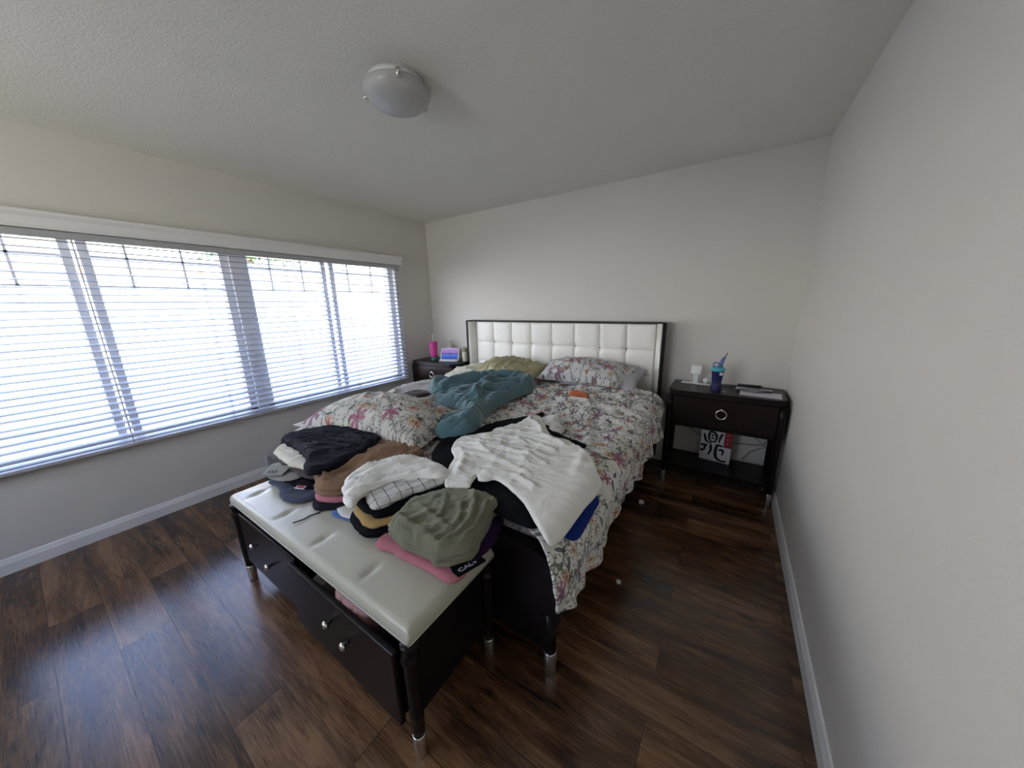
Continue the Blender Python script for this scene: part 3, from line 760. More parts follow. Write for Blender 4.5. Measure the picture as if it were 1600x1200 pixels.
def S(x, y):
    x = np.asarray(x, float); y = np.asarray(y, float)
    t = np.clip(x-XE, 0, RE*.97)
    return base_z(x, y)-np.where(x > XE, RE-np.sqrt(RE*RE-t*t), 0)+duv_w(np.minimum(x, XE), y)*np.clip(1-(x-XE)/RE, .1, 1)
HEM = [(-2.31, .45), (-2.25, .41), (-2.12, .345), (-2.05, .345), (-1.97, .325), (-1.93, .33), (-1.84, .37), (-1.79, .335), (-1.70, .37), (-1.61, .44), (-1.5, .40), (-1.36, .38), (-1.25, .40), (-1.1, .385), (-1.0, .37), (-.9, .42), (-.75, .47), (-.58, .46), (-.5, .47), (-.3, .50)]
HEM = sorted(HEM); hy = [h[0] for h in HEM]; hz = [h[1] for h in HEM]
ns, nt = 330, 300
smax = 1.0
SS = np.linspace(0, 1, ns); TT = np.linspace(0, 1, nt)
P = np.zeros((nt, ns, 3)); UV = np.zeros((nt, ns, 2))
xleft = .80
for j, t in enumerate(TT):
    # foot edge recedes under the clothes in the middle and reaches out at the right corner
    yh = -.33+t*(-2.30+.33)
    arc = XE-xleft+RE*PI/2
    zb = float(base_z(0, yh)); hem = float(np.interp(yh, hy, hz)); drop = max(zb-RE-hem, .02)
    s = SS*(arc+drop)
    x = np.where(s < XE-xleft, xleft+s, 0.); a = (s-(XE-xleft))/RE
    yy_ = np.full(ns, yh)
    foot_e = np.interp(xleft+s, [.8, 1.6, 2.2, 2.5, 2.70, 2.80, 2.88, 2.95, 3.6], [-2.08, -2.08, -2.04, -2.08, -2.16, -2.20, -2.262, -2.31, -2.31])
    yy_ = -.33+(yh+.33)/(-1.97)*(foot_e+.33)
    m1 = s <= XE-xleft; m2 = (~m1) & (a <= PI/2); m3 = a > PI/2
    dn = s-(XE-xleft)-RE*PI/2
    zt = base_z(0, yy_)
    w = duv_w(np.where(m1, x, XE), yy_)
    wav = .016*np.sin(yy_*19+1.2*np.sin(yy_*7))+.012*np.sin(yy_*43+2)+.030*np.exp(-((yy_+.68)/.13)**2)
    X_ = np.where(m1, x, np.where(m2, XE+(RE+w)*np.sin(np.clip(a, 0, PI/2)), XE+RE+w*.5+wav*np.clip(dn/.12, 0, 1)))
    Z_ = np.where(m1, zt+w, np.where(m2, zt-RE+(RE+w)*np.cos(np.clip(a, 0, PI/2)), zt-RE-dn))
    P[j, :, 0] = X_; P[j, :, 1] = yy_; P[j, :, 2] = Z_
    UV[j, :, 0] = xleft+s+.37; UV[j, :, 1] = yy_
# keep above the bed at the foot
A = P.reshape(-1, 3); Bm = A.copy()
# inner surface: pushed inwards
ins = np.zeros_like(A); gx_ = np.gradient(P, axis=1).reshape(-1, 3); gy_ = np.gradient(P, axis=0).reshape(-1, 3)
nn = np.cross(gx_, gy_); nn /= np.linalg.norm(nn, axis=1)[:, None]+1e-9
if nn[ns//4, 2] > 0: nn = -nn
Bm = A+nn*.009
F = [(j*ns+i, j*ns+i+1, (j+1)*ns+i+1, (j+1)*ns+i) for j in range(nt-1) for i in range(ns-1)]; NV = ns*nt
F2 = [tuple(q+NV for q in f[::-1]) for f in F]
bd = [i for i in range(ns)]+[j*ns+ns-1 for j in range(1, nt)]+[(nt-1)*ns+i for i in range(ns-2, -1, -1)]+[j*ns for j in range(nt-2, 0, -1)]
F3 = [(bd[(i+1) % len(bd)], bd[i], bd[i]+NV, bd[(i+1) % len(bd)]+NV) for i in range(len(bd))]
me = bpy.data.meshes.new('floral_quilt'); me.from_pydata(np.vstack([A, Bm]).tolist(), [], F+F2+F3)
set_uv(me, np.vstack([UV.reshape(-1, 2)]*2)); me.update()
q = obj('floral_quilt', me, MT['floral'], None, True)
tag(q, 'white floral quilt spread over the bed and hanging down its right side', 'quilt')
bm = bmesh.new(); bm.from_mesh(q.data); bmesh.ops.recalc_face_normals(bm, faces=bm.faces); bm.to_mesh(q.data); bm.free()
# ------------------------------------------------------------------ pillows
def pl(name, c, m, th, label, group=None, **k):
    o = pillow(name, c, m, th, **k); tag(o, label, 'pillow', group); return o
pl('floral_pillow', [(1.83, -.50, .765), (2.60, -.50, .765), (2.70, -.20, .90), (1.83, -.16, .895)], MT['floral_p'], .19, 'floral pillow leaning on the right half of the headboard', wr=lambda x, y: 1.2*wr3(.02, .12, .5, 2, 3)(x, y), flange=.03, n=80)
pl('lavender_pillow', [(2.05, -.45, .73), (2.715, -.45, .73), (2.735, -.12, .86), (2.05, -.12, .86)], MT['lavsheet'], .14, 'pale lavender pillow peeking out beside the headboard wing', wr=lambda x, y: wrinkle(x, y, .01, .1, .3, 1.5, 5)-.005)
pl('tan_pillow', [(1.10, -.62, .74), (1.83, -.66, .74), (1.83, -.17, .80), (1.12, -.15, .80)], MT['tan_linen'], .20, 'crumpled tan pillow against the left half of the headboard', wr=wr3(.055, .08, 1.2, 4, 8), n=110)
pl('cream_pillow', [(.80, -.88, .61), (1.30, -.88, .68), (1.25, -.20, .76), (.80, -.20, .69)], MT['cream'], .20, 'cream pillow at the window side of the bed, behind the teal blanket', wr=wr3(.035, .11, .2, 3, 6), n=90)
pl('floral_sham_pillow', [(.86, -2.17, .665), (1.925, -2.01, .655), (1.87, -1.47, .70), (.80, -1.55, .70)], MT['floral_sham'], .27, 'large quilted floral pillow lying at the window side foot of the bed', wr=lambda x, y: .9*wr3(.024, .2, .5, 1.8, 2)(x, y), n=110, flange=.035)
pl('folded_floral_pillow', [(.79, -2.16, .585), (1.55, -2.15, .60), (1.55, -1.75, .62), (.79, -1.75, .62)], MT['floral_sham'], .15, 'floral pillow squashed beneath the large quilted floral pillow', wr=lambda x, y: wrinkle(x, y, .012, .12, .3, 1.4, 7)-.005, uv_off=(3, 2))
# bunched greige blanket between pillows
gb = cloth_patch('greige_blanket', [(.84, -1.42), (.86, -1.0), (1.0, -.86), (1.25, -.95), (1.45, -1.2), (1.35, -1.42), (1.1, -1.5)], MT['greige'], lambda x, y: base_z(x, y)+.01, .05, .10, lambda x, y: wrinkle(x, y, .04, .12, .8, 2, 3)-.01, .014)
tag(gb, 'bunched greige blanket between the large floral pillow and the teal blanket', 'blanket')
br_ = cloth_patch('brown_garment', [(1.08, -1.42), (1.10, -1.31), (1.20, -1.27), (1.32, -1.32), (1.22, -1.42)], MT['choc'], lambda x, y: base_z(x, y)+.06+0*x, .02, .03, lambda x, y: wrinkle(x, y, .02, .08, .8, 2, 3)-.005, .012)
tag(br_, 'small dark brown garment tucked behind the large floral pillow', 'clothing')
# ------------------------------------------------------------------ teal blanket
TE = [(1.30, -1.32), (1.14, -1.15), (1.12, -.98), (1.20, -.80), (1.30, -.70), (1.44, -.66), (1.575, -.62), (1.72, -.54), (1.87, -.56), (1.967, -.80), (1.93, -1.014), (1.93, -1.277), (1.97, -1.455), (2.041, -1.59), (2.021, -1.72), (1.907, -1.797), (1.80, -1.77), (1.76, -1.66), (1.82, -1.50), (1.676, -1.40), (1.46, -1.38)]
TF = [([(1.22, -1.25), (1.25, -1.0), (1.34, -.82), (1.48, -.74)], .060, .055), ([(1.36, -1.22), (1.40, -1.02), (1.52, -.88), (1.66, -.92), (1.70, -1.1)], .065, .05),
      ([(1.75, -1.28), (1.66, -1.12), (1.74, -.96), (1.90, -.80)], .04, .035), ([(1.85, -1.35), (1.74, -1.22), (1.80, -1.02), (1.93, -.93)], .035, .03), ([(1.68, -1.42), (1.85, -1.45), (1.96, -1.55), (1.98, -1.66)], .035, .035),
      ([(1.55, -.70), (1.72, -.66), (1.88, -.68)], .045, .06)]
tb = cloth_patch('teal_blanket', TE, MT['teal'], lambda x, y: np.maximum(S(x, y), base_z(x, y)+.02), .03, .03,
                 lambda x, y: folds(x, y, TF)+billow(x, y, .055, .13, .9, 2.6, 11)+billow(x, y, .028, .06, 1.25, 3.2, 13)+billow(x, y, .008, .028, 1.0, 3, 15)-.02, .009, off=.006)
tag(tb, 'teal fleece blanket crumpled in the middle of the bed', 'blanket')
# ------------------------------------------------------------------ clothes on the bed
D = {
'tee':[(2.294,-2.165),(2.2,-2.042),(2.157,-1.955),(2.081,-1.896),(2.028,-1.801),(2.052,-1.723),(2.15,-1.634),(2.151,-1.579),(2.219,-1.455),(2.242,-1.381),(2.255,-1.309),(2.336,-1.305),(2.443,-1.436),(2.51,-1.497),(2.608,-1.511),(2.703,-1.558),(2.801,-1.635),(2.86,-1.726),(2.895,-1.764),(2.895,-1.862),(2.888,-1.957),(2.885,-2.04),(2.882,-2.147),(2.872,-2.217),(2.851,-2.232),(2.78,-2.182),(2.678,-2.101),(2.556,-2.04),(2.469,-2.016),(2.439,-2.047),(2.405,-2.057),(2.378,-2.038),(2.393,-2.096),(2.404,-2.121),(2.353,-2.15)],
'blk1':[(2.084,-2.043),(1.961,-1.915),(1.919,-1.756),(2.006,-1.581),(2.107,-1.397),(2.255,-1.263),(2.235,-1.20),(2.273,-1.165),(2.34,-1.29),(2.516,-1.413),(2.72,-1.516),(2.55,-1.70),(2.45,-1.85),(2.40,-2.02),(2.34,-2.13),(2.282,-2.156),(2.192,-2.086)],
'blk2':[(2.111,-1.956),(2.25,-1.9),(2.45,-1.90),(2.62,-1.98),(2.772,-2.13),(2.767,-2.175),(2.72,-2.185),(2.594,-2.18),(2.432,-2.128),(2.30,-2.09)],
'blue':[(2.76,-2.04),(2.80,-1.85),(2.897,-1.822),(2.907,-1.896),(2.909,-1.987),(2.908,-2.077),(2.887,-2.125),(2.83,-2.13)],
'wh2':[(2.0,-1.80),(1.955,-1.76),(1.95,-1.69),(2.0,-1.54),(2.059,-1.478),(2.12,-1.50),(2.12,-1.65),(2.08,-1.75)],
'wh3':[(2.30,-1.33),(2.335,-1.21),(2.40,-1.20),(2.45,-1.26),(2.51,-1.336),(2.50,-1.45),(2.40,-1.44)]}
o = cloth_patch('blue_shirt', D['blue'], MT['blue'], S, .008, .02, lambda x, y: wrinkle(x, y, .004, .08, 1, 2, 2), .011, off=.008); tag(o, 'royal blue shirt hem showing from under the spread white T-shirt', 'shirt')
o = cloth_patch('white_shirt', D['wh2'], MT['white_tee'], S, .012, .02, lambda x, y: wrinkle(x, y, .01, .07, 1, 2, 2), .011, off=.006); tag(o, 'white shirt edge poking out between teal blanket and black shirt', 'shirt')
o = cloth_patch('white_sleeve_shirt', D['wh3'], MT['white_tee'], S, .02, .03, lambda x, y: wrinkle(x, y, .02, .06, 1, 2, 2), .010, off=.008); tag(o, 'crumpled white sleeve at the collar end of the spread T-shirt', 'shirt')
o = cloth_patch('black_trousers', D['blk2'], MT['blackc'], S, .010, .03, lambda x, y: wrinkle(x, y, .006, .15, 1, 2, 2), .012, off=.008); tag(o, 'black garment hanging to the footboard beneath the white T-shirt', 'clothing')
o = cloth_patch('black_shirt', D['blk1'], MT['blackc'], S, .012, .03, lambda x, y: wrinkle(x, y, .012, .09, 1, 2, 5), .012, off=.018); tag(o, 'black long shirt lying beneath the spread white T-shirt', 'shirt')
TEEF = [([(2.16, -1.70), (2.35, -1.62), (2.6, -1.66)], .012, .014), ([(2.22, -1.58), (2.4, -1.54), (2.62, -1.58)], .011, .013), ([(2.2, -1.80), (2.45, -1.76), (2.62, -1.80)], .010, .014), ([(2.2, -1.90), (2.42, -1.88), (2.6, -1.92)], .009, .013), ([(2.27, -1.45), (2.36, -1.42), (2.44, -1.50)], .020, .016), ([(2.27, -1.35), (2.31, -1.40), (2.36, -1.36)], .02, .014), ([(2.40, -2.0), (2.52, -1.95), (2.66, -1.99)], .012, .016), ([(2.12, -1.88), (2.22, -1.95), (2.28, -2.06)], .012, .02)]
def tee_w(x, y):
    f = np.clip((2.78-x)/.3, .12, 1)*np.clip((y+2.25)/.35, .15, 1)
    return folds(x, y, TEEF)+f*(wrinkle(x, y, .024, .050, .12, 5.0, 21)-.006)+f*(wrinkle(x, y, .012, .11, .5, 1.5, 9)-.003)+f*wrinkle(x, y, .007, .022, .0, 6.0, 23)+.004*wrinkle(x, y, 1, .06, 1.2, 2, 25)
o = cloth_patch('white_tee_shirt', D['tee'], MT['white_tee2'], S, .009, .015, tee_w, .0075, off=.034); tag(o, 'white T-shirt spread flat over black clothes at the foot of the bed', 'T-shirt')
# orange fabric scrap on the quilt
o = cloth_patch('orange_cloth', [(2.27, -.735), (2.30, -.69), (2.38, -.68), (2.44, -.71), (2.42, -.76), (2.33, -.77)], MT['orange'], S, .012, .02, lambda x, y: wrinkle(x, y, .01, .03, 1, 2, 2), .008, off=.01); tag(o, 'small orange cloth lying on the quilt below the floral pillow', 'cloth')
# ------------------------------------------------------------------ bench
bn = thing('storage_bench', 'dark wood storage bench with white leather seat at the foot of the bed', 'bench', (1.925, -2.44, 0))
BX, BY = 1.925, -2.44
def bb(name, bm, m, parent=bn, smooth=False):
    bm.transform(Matrix.Translation((-BX, -BY, 0))); return obj(name, bm, m, parent, smooth)
x0, x1, y0, y1 = 1.235, 2.625, -2.672, -2.252
for x in (x0+.022, x1-.022):
    for y in (y0+.022, y1-.022):
        l = bb('leg', post(bmesh.new(), x, y, .09, .466, .0225), MT['espresso'], bn, True)
        f = bb('metal_foot', foot(bmesh.new(), x, y, .092, .0205), MT['silver'], l, True); f['label'] = 'brushed silver sleeve foot'
b = bmesh.new()
bx(b, x0+.03, x0+.05, y0+.03, y1-.03, .135, .466); bx(b, x1-.05, x1-.03, y0+.03, y1-.03, .135, .466, .002)
bx(b, x0+.04, x1-.04, y1-.05, y1-.03, .135, .466); bx(b, x0+.04, x1-.04, y0+.03, y1-.03, .135, .15); bx(b, x0+.03, x1-.03, y0+.02, y1-.02, .452, .469)
bx(b, 1.885, 1.905, y0+.03, y1-.04, .135, .46)
bb('body', b, MT['espresso'])
def drawer(xa, xb, yf, zt, knobs):
    b = bmesh.new(); bx(b, xa, xb, yf, yf+.022, .14, zt, .007, 3); bx(b, xa+.012, xa+.024, yf+.02, y1-.09+(yf-y0)*.9, .155, zt-.06); bx(b, xb-.024, xb-.012, yf+.02, y1-.09+(yf-y0)*.9, .155, zt-.06); bx(b, xa+.012, xb-.012, yf+.02, y1-.09+(yf-y0)*.9, .153, .163)
    d = bb('drawer', b, MT['espresso'])
    for (x, z) in knobs:
        k = lathe(bmesh.new(), [(0, 0), (.007, 0), (.006, .010), (.013, .016), (.015, .023), (.011, .030), (0, .032)], (0, 0, 0), 16)
        k.transform(Matrix.Translation((x, yf, z)) @ Matrix.Rotation(PI/2, 4, 'X'))
        kk = bb('knob', k, MT['nickel'], d, True); kk['label'] = 'polished nickel knob'
drawer(x0+.052, 1.892, y0+.012, .428, [(1.482, .325), (1.63, .28)])
drawer(1.898, x1-.052, y0-.018, .436, [(2.215, .345), (2.32, .32)])
# seat cushion
nx_, ny_ = 220, 80
cx0, cx1, cy0, cy1 = x0-.012, x1-.006, y0+.010, y1+.015
u, v = np.meshgrid(np.linspace(0, 1, nx_), np.linspace(0, 1, ny_)); Xc = cx0+u*(cx1-cx0); Yc = cy0+v*(cy1-cy0)
dd = np.minimum(np.minimum(Xc-cx0, cx1-Xc), np.minimum(Yc-cy0, cy1-Yc)); prof = np.sqrt(np.clip(1-(1-np.clip(dd/.028, 0, 1))**2, 0, 1))
zc = .484+.030*prof+.008*np.clip(dd/.14, 0, 1)
for tx in (1.355, 1.675, 1.995, 2.315):
    for ty in (-2.575, -2.40): zc -= .006*np.exp(-(((Xc-tx)/.016)**2+((Yc-ty)/.030)**2))+.0035*np.exp(-((Xc-tx)/.02)**2-((Yc-ty)/.05)**2)
zc -= .0012*np.exp(-((Xc-1.29)/.004)**2)
top = np.c_[Xc.ravel()-BX, Yc.ravel()-BY, zc.ravel()]
Ft = [(j*nx_+i, j*nx_+i+1, (j+1)*nx_+i+1, (j+1)*nx_+i) for j in range(ny_-1) for i in range(nx_-1)]; NV = nx_*ny_
bot = top.copy(); bot[:, 2] = .467
bd = [i for i in range(nx_)]+[j*nx_+nx_-1 for j in range(1, ny_)]+[(ny_-1)*nx_+i for i in range(nx_-2, -1, -1)]+[j*nx_ for j in range(ny_-2, 0, -1)]
me = bpy.data.meshes.new('seat_cushion'); me.from_pydata(np.vstack([top, bot]).tolist(), [], Ft+[tuple(q+NV for q in f[::-1]) for f in Ft]+[(bd[(i+1) % len(bd)], bd[i], bd[i]+NV, bd[(i+1) % len(bd)]+NV) for i in range(len(bd))])
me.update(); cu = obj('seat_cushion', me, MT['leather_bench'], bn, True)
b = bmesh.new(); pp = [(cx0+.002, cy0+.002, .470), (cx1-.002, cy0+.002, .470), (cx1-.002, cy1-.002, .470), (cx0+.002, cy1-.002, .470)]
pts = []
for i in range(4):
    a = Vector(pp[i]); c = Vector(pp[(i+1) % 4]); pts += [a.lerp(c, q) for q in (.01, .5, .99)]
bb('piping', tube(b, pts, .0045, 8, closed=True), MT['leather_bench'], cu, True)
# clothing in the drawers
o = folded('pink_knit_top', [(2.20, -2.660), (2.38, -2.660), (2.39, -2.56), (2.20, -2.56)], MT['pinkrib'], .24, .205, 3, .004, lambda x, y: wrinkle(x, y, .012, .05, 1.4, 2, 2), dome=.0); tag(o, 'pale pink knit top sticking out of the bench drawer', 'clothing')
o = folded('dark_grey_shirt', [(2.02, -2.662), (2.10, -2.662), (2.10, -2.56), (2.02, -2.56)], MT['greyc'], .2, .20, 3, .004, None); tag(o, 'grey garment inside the partly open bench drawer', 'clothing')
# ------------------------------------------------------------------ clothes piles on the bench (seat at z=.50)
ZB = .524
LIFT = lambda x, y: .055*np.clip((np.asarray(y)+2.30)/.08, 0, 1)**2*(3-2*np.clip((np.asarray(y)+2.30)/.08, 0, 1))
def fo(name, outline, m, z0, H, label, cat='clothing', **k):
    o = folded(name, outline, m, z0, H, **k); return tag(o, label, cat)
wr = lambda amp, size, ang=0, st=2, seed=0: wr3(amp, size, ang, st, seed)
# leftmost pile
fo('denim_shorts', [(1.32, -2.50), (1.28, -2.44), (1.34, -2.34), (1.56, -2.30), (1.68, -2.36), (1.66, -2.50), (1.55, -2.54), (1.44, -2.50)], MT['denim'], ZB, .025, 'slate blue shorts, bottommost of the pile at the window end of the bench', lay=1, wr=wr(.012, .07, .5), seed=1)
fo('black_shorts', [(1.30, -2.45), (1.32, -2.36), (1.60, -2.26), (1.70, -2.34), (1.60, -2.44), (1.42, -2.47)], MT['blackc'], ZB+.027, .028, 'black underwear folded on the slate blue shorts', lay=2, wr=wr(.006, .06), seed=2)
wb = fo('grey_waistband_brief', [(1.30, -2.50), (1.22, -2.45), (1.28, -2.38), (1.42, -2.37), (1.50, -2.44), (1.42, -2.51)], MT['greyc'], ZB+.055, .012, 'underwear with grey lettered waistband at the window end of the bench', lay=1, wr=wr(.003, .06), seed=3)
fo('maroon_shirt', [(1.24, -2.41), (1.26, -2.30), (1.58, -2.20), (1.68, -2.34), (1.60, -2.42), (1.40, -2.42)], MT['choc'], ZB+.072, .016, 'dark maroon garment under the cream printed top', lay=1, wr=wr(.004, .06), seed=4)
fo('cream_printed_top', [(1.16, -2.40), (1.10, -2.33), (1.20, -2.25), (1.50, -2.26), (1.54, -2.38), (1.40, -2.425), (1.28, -2.41)], MT['cream'], ZB+.09, .035, 'cream top with a small black mark in the window end pile', lay=1, wr=wr(.010, .06), seed=5)
fo('black_trousers', [(1.07, -2.31), (1.13, -2.13), (1.22, -2.02), (1.50, -1.99), (1.64, -2.04), (1.70, -2.20), (1.68, -2.42), (1.60, -2.44), (1.50, -2.38), (1.30, -2.335)], MT['navyblk'], ZB+.118, .050, 'washed black trousers on top of the pile at the window end', lay=3, wr=lambda x, y: wr2(.024, .055, .35, 7, 6)(x, y)+folds(x, y, [([(1.12, -2.30), (1.30, -2.22), (1.50, -2.20)], .014, .012), ([(1.20, -2.14), (1.40, -2.10), (1.60, -2.12)], .014, .012), ([(1.52, -2.38), (1.60, -2.24), (1.66, -2.10)], .012, .012)]), seed=6, bulge=.008, base=lambda x, y: LIFT(x, y)*.1)
# second pile: brown trousers over black shirt
fo('black_strap_top', [(1.77, -2.49), (1.66, -2.43), (1.66, -2.33), (1.86, -2.30), (1.92, -2.40), (1.85, -2.44)], MT['navyblk'], ZB, .016, 'black strappy top lying flat under the brown trousers', lay=1, wr=wr(.005, .06), seed=7)
o = obj('drawstring', tube(bmesh.new(), [(1.80, -2.47, 0.531), (1.81, -2.50, 0.526), (1.795, -2.53, 0.525), (1.80, -2.56, 0.525), (1.785, -2.60, 0.525)], .0028, 6), MT['blackc'], None, True); tag(o, 'black drawstring cord trailing over the white bench seat', 'cord')
fo('pink_vest', [(1.70, -2.445), (1.66, -2.38), (1.80, -2.30), (1.86, -2.38), (1.82, -2.435), (1.76, -2.455)], MT['pink'], ZB+.018, .03, 'small piece of pink clothing beneath the brown trousers', lay=1, seed=8)
fo('brown_trousers', [(1.66, -2.42), (1.57, -2.36), (1.55, -2.20), (1.58, -2.06), (1.72, -1.97), (1.90, -1.96), (1.94, -2.02), (1.90, -2.16), (1.86, -2.36), (1.80, -2.44), (1.73, -2.45)], MT['brown'], ZB+.05, .07, 'brown linen trousers folded between washed black trousers and white tee', lay=2, wr=lambda x, y: wr2(.028, .06, 1.1, 6, 9)(x, y)+folds(x, y, [([(1.74, -2.42), (1.72, -2.28), (1.80, -2.16), (1.86, -2.04)], .022, .012), ([(1.62, -2.38), (1.62, -2.22), (1.68, -2.08)], .012, .014)]), seed=9, bulge=.010, base=lambda x, y: LIFT(x, y)*.5)
# third pile
fo('light_blue_shorts', [(1.865, -2.46), (1.90, -2.38), (2.02, -2.36), (2.02, -2.43), (1.92, -2.47)], MT['ltblue'], ZB, .006, 'light blue edge of a garment beneath the third pile', lay=1, seed=10)
fo('white_vest', [(1.87, -2.44), (1.88, -2.36), (2.02, -2.34), (2.02, -2.42), (1.93, -2.455)], MT['white_tee'], ZB+.007, .008, 'thin white garment on the light blue one', lay=1, seed=11)
fo('black_jumper', [(2.00, -2.44), (1.98, -2.30), (2.03, -2.12), (2.20, -2.07), (2.29, -2.10), (2.27, -2.30), (2.22, -2.45), (2.13, -2.49)], MT['blackc'], ZB+.015, .033, 'black jumper, lowest black layer beneath the mustard shirt', lay=2, wr=wr(.004, .06), seed=12, bulge=.008)
fo('mustard_shirt', [(1.98, -2.42), (1.96, -2.30), (2.02, -2.12), (2.20, -2.08), (2.27, -2.10), (2.25, -2.30), (2.21, -2.44), (2.15, -2.475)], MT['mustard'], ZB+.050, .020, 'mustard yellow shirt folded in the third pile', lay=1, wr=wr(.004, .06), seed=13, bulge=.007)
fo('black_folded_shirt', [(2.00, -2.41), (1.97, -2.30), (2.02, -2.12), (2.20, -2.07), (2.29, -2.08), (2.24, -2.28), (2.19, -2.42), (2.14, -2.44)], MT['blackc'], ZB+.071, .028, 'black shirt folded between mustard shirt and checked shirt', lay=2, wr=wr(.004, .06), seed=14, bulge=.006)
def plaid():
    t = NT('white_check'); uv = t.sep(t.mapping(t.uv(), rot=(0, 0, .35)))
    m = 0
    for ax in (0, 1):
        f = t.math('ABSOLUTE', t.math('SUBTRACT', t.math('FRACT', t.math('DIVIDE', uv[ax], .052)), .5)); l_ = t.math('LESS_THAN', f, .028); m = l_ if ax == 0 else t.math('MAXIMUM', m, l_)
    t.l(t.mix(m, (.62, .61, .57), (.03, .03, .03)), t.b.inputs['Base Color']); t.b.inputs['Roughness'].default_value = .9; t.b.inputs['Specular IOR Level'].default_value = .2
    t.l(t.bump(t.noise(t.uv(), 40, 4, .6, .8), .5, .005), t.b.inputs['Normal']); return t.m
MT['plaid'] = plaid()
fo('checked_shirt', [(2.02, -2.37), (1.99, -2.26), (2.04, -2.11), (2.20, -2.075), (2.27, -2.10), (2.20, -2.28), (2.17, -2.41), (2.12, -2.425)], MT['plaid'], ZB+.100, .030, 'white shirt with thin black checks under the folded white tee', lay=1, wr=wr(.010, .07), seed=15, bulge=.007)
fo('folded_white_tee', [(1.94, -2.44), (1.86, -2.36), (1.84, -2.24), (1.90, -2.11), (2.02, -2.05), (2.18, -2.06), (2.25, -2.10), (2.24, -2.15), (2.14, -2.20), (2.07, -2.30), (2.06, -2.42), (2.09, -2.49), (2.03, -2.485), (1.99, -2.45)], MT['white_tee2'], ZB+.120, .030, 'white tee draped on top of the checked shirt pile', 'T-shirt', lay=2, wr=wr2(.030, .045, .95, 7, 16), seed=16, bulge=.006, dome=.004)
# fourth pile
fo('pink_shirt', [(2.24, -2.49), (2.22, -2.42), (2.30, -2.34), (2.56, -2.32), (2.62, -2.40), (2.60, -2.465), (2.50, -2.47), (2.38, -2.485), (2.32, -2.475)], MT['pink'], ZB, .028, 'dusty pink shirt at the bottom of the olive trousers pile', 'shirt', lay=1, wr=wr(.006, .07), seed=17, bulge=.006)
cal = fo('black_waistband_brief', [(2.44, -2.40), (2.44, -2.30), (2.60, -2.28), (2.64, -2.35), (2.63, -2.43), (2.575, -2.435)], MT['blackc'], ZB+.030, .010, 'black underwear with white lettered waistband under the olive trousers', lay=1, seed=18)
fo('purple_shirt', [(2.42, -2.36), (2.44, -2.18), (2.56, -2.13), (2.61, -2.18), (2.645, -2.28), (2.64, -2.37), (2.59, -2.385)], MT['purple'], ZB+.041, .016, 'dark purple shirt showing at the bed side under olive trousers', 'shirt', lay=2, wr=wr(.004, .06), seed=19)
fo('olive_trousers', [(2.293, -2.462), (2.283, -2.452), (2.243, -2.31), (2.26, -2.27), (2.32, -2.17), (2.44, -2.115), (2.53, -2.115), (2.565, -2.14), (2.59, -2.24), (2.632, -2.37), (2.636, -2.40), (2.615, -2.435), (2.57, -2.475), (2.55, -2.48), (2.46, -2.472), (2.40, -2.484), (2.30, -2.468)], MT['olive'], ZB+.058, .070, 'olive green trousers folded on top at the near end of the bench', lay=3, wr=lambda x, y: .8*wr3(.020, .07, 1.1, 3.5, 20)(x, y)+folds(x, y, [([(2.27, -2.42), (2.36, -2.435), (2.46, -2.44), (2.54, -2.46)], .016, .010), ([(2.30, -2.33), (2.42, -2.36), (2.53, -2.38)], .012, .010), ([(2.56, -2.47), (2.57, -2.34), (2.50, -2.20), (2.44, -2.14)], .020, .012), ([(2.61, -2.44), (2.60, -2.30), (2.54, -2.17)], .018, .010), ([(2.52, -2.44), (2.53, -2.34), (2.46, -2.24)], .014, .010), ([(2.35, -2.22), (2.42, -2.30), (2.44, -2.36)], .010, .010)]), seed=20, bulge=.007, dome=.0)
# small red-and-white tag on the slate shorts
o = obj('red_label_tag', box(-.026, .026, -.016, .016, 0, .0012), MT['white_tee'], None, loc=(1.575, -2.462, .566)); o.rotation_euler = (.12, 0, .35); tag(o, 'red and white clothing tag on the slate blue shorts', 'tag')
obj('red_print', box(-.021, .021, -.011, .011, .0013, .0019), MT['red'], o)
# waistband lettering
def text(name, s, size, m, loc, rot, parent=None, ext=.0004):
    cd = bpy.data.curves.new(name, 'FONT'); cd.body = s; cd.size = size; cd.extrude = ext; cd.align_x = 'CENTER'; cd.align_y = 'CENTER'
    to = bpy.data.objects.new(name, cd); COL.objects.link(to); to.location = loc; to.rotation_euler = rot
    bpy.context.view_layer.update()
    me = bpy.data.meshes.new_from_object(to.evaluated_get(bpy.context.evaluated_depsgraph_get())); me.transform(to.matrix_world); bpy.data.objects.remove(to)
    me.materials.clear(); return obj(name, me, m, parent)
wbx = obj('waistband', box(-.058, .058, -.042, .042, 0, .006, .002, mtx=Matrix.Translation((1.355, -2.478, ZB+.076)) @ Matrix.Rotation(.55, 4, 'Z') @ Matrix.Rotation(.15, 4, 'X')), MT['greyc'], wb)
def text_on(s_, size, m, mtx, parent):
    cd = bpy.data.curves.new('lettering', 'FONT'); cd.body = s_; cd.size = size; cd.extrude = .0004; cd.align_x = 'CENTER'; cd.align_y = 'CENTER'; cd.offset = size*.015
    to = bpy.data.objects.new('lettering', cd); COL.objects.link(to); bpy.context.view_layer.update()
    me = bpy.data.meshes.new_from_object(to.evaluated_get(bpy.context.evaluated_depsgraph_get())); me.transform(mtx); bpy.data.objects.remove(to); me.materials.clear()
    return obj('lettering', me, m, parent)
text_on('WI', .040, MT['ink'], Matrix.Translation((1.355, -2.478, ZB+.076)) @ Matrix.Rotation(.55, 4, 'Z') @ Matrix.Rotation(.15, 4, 'X') @ Matrix.Translation((-.01, -.018, .0066)), wbx)
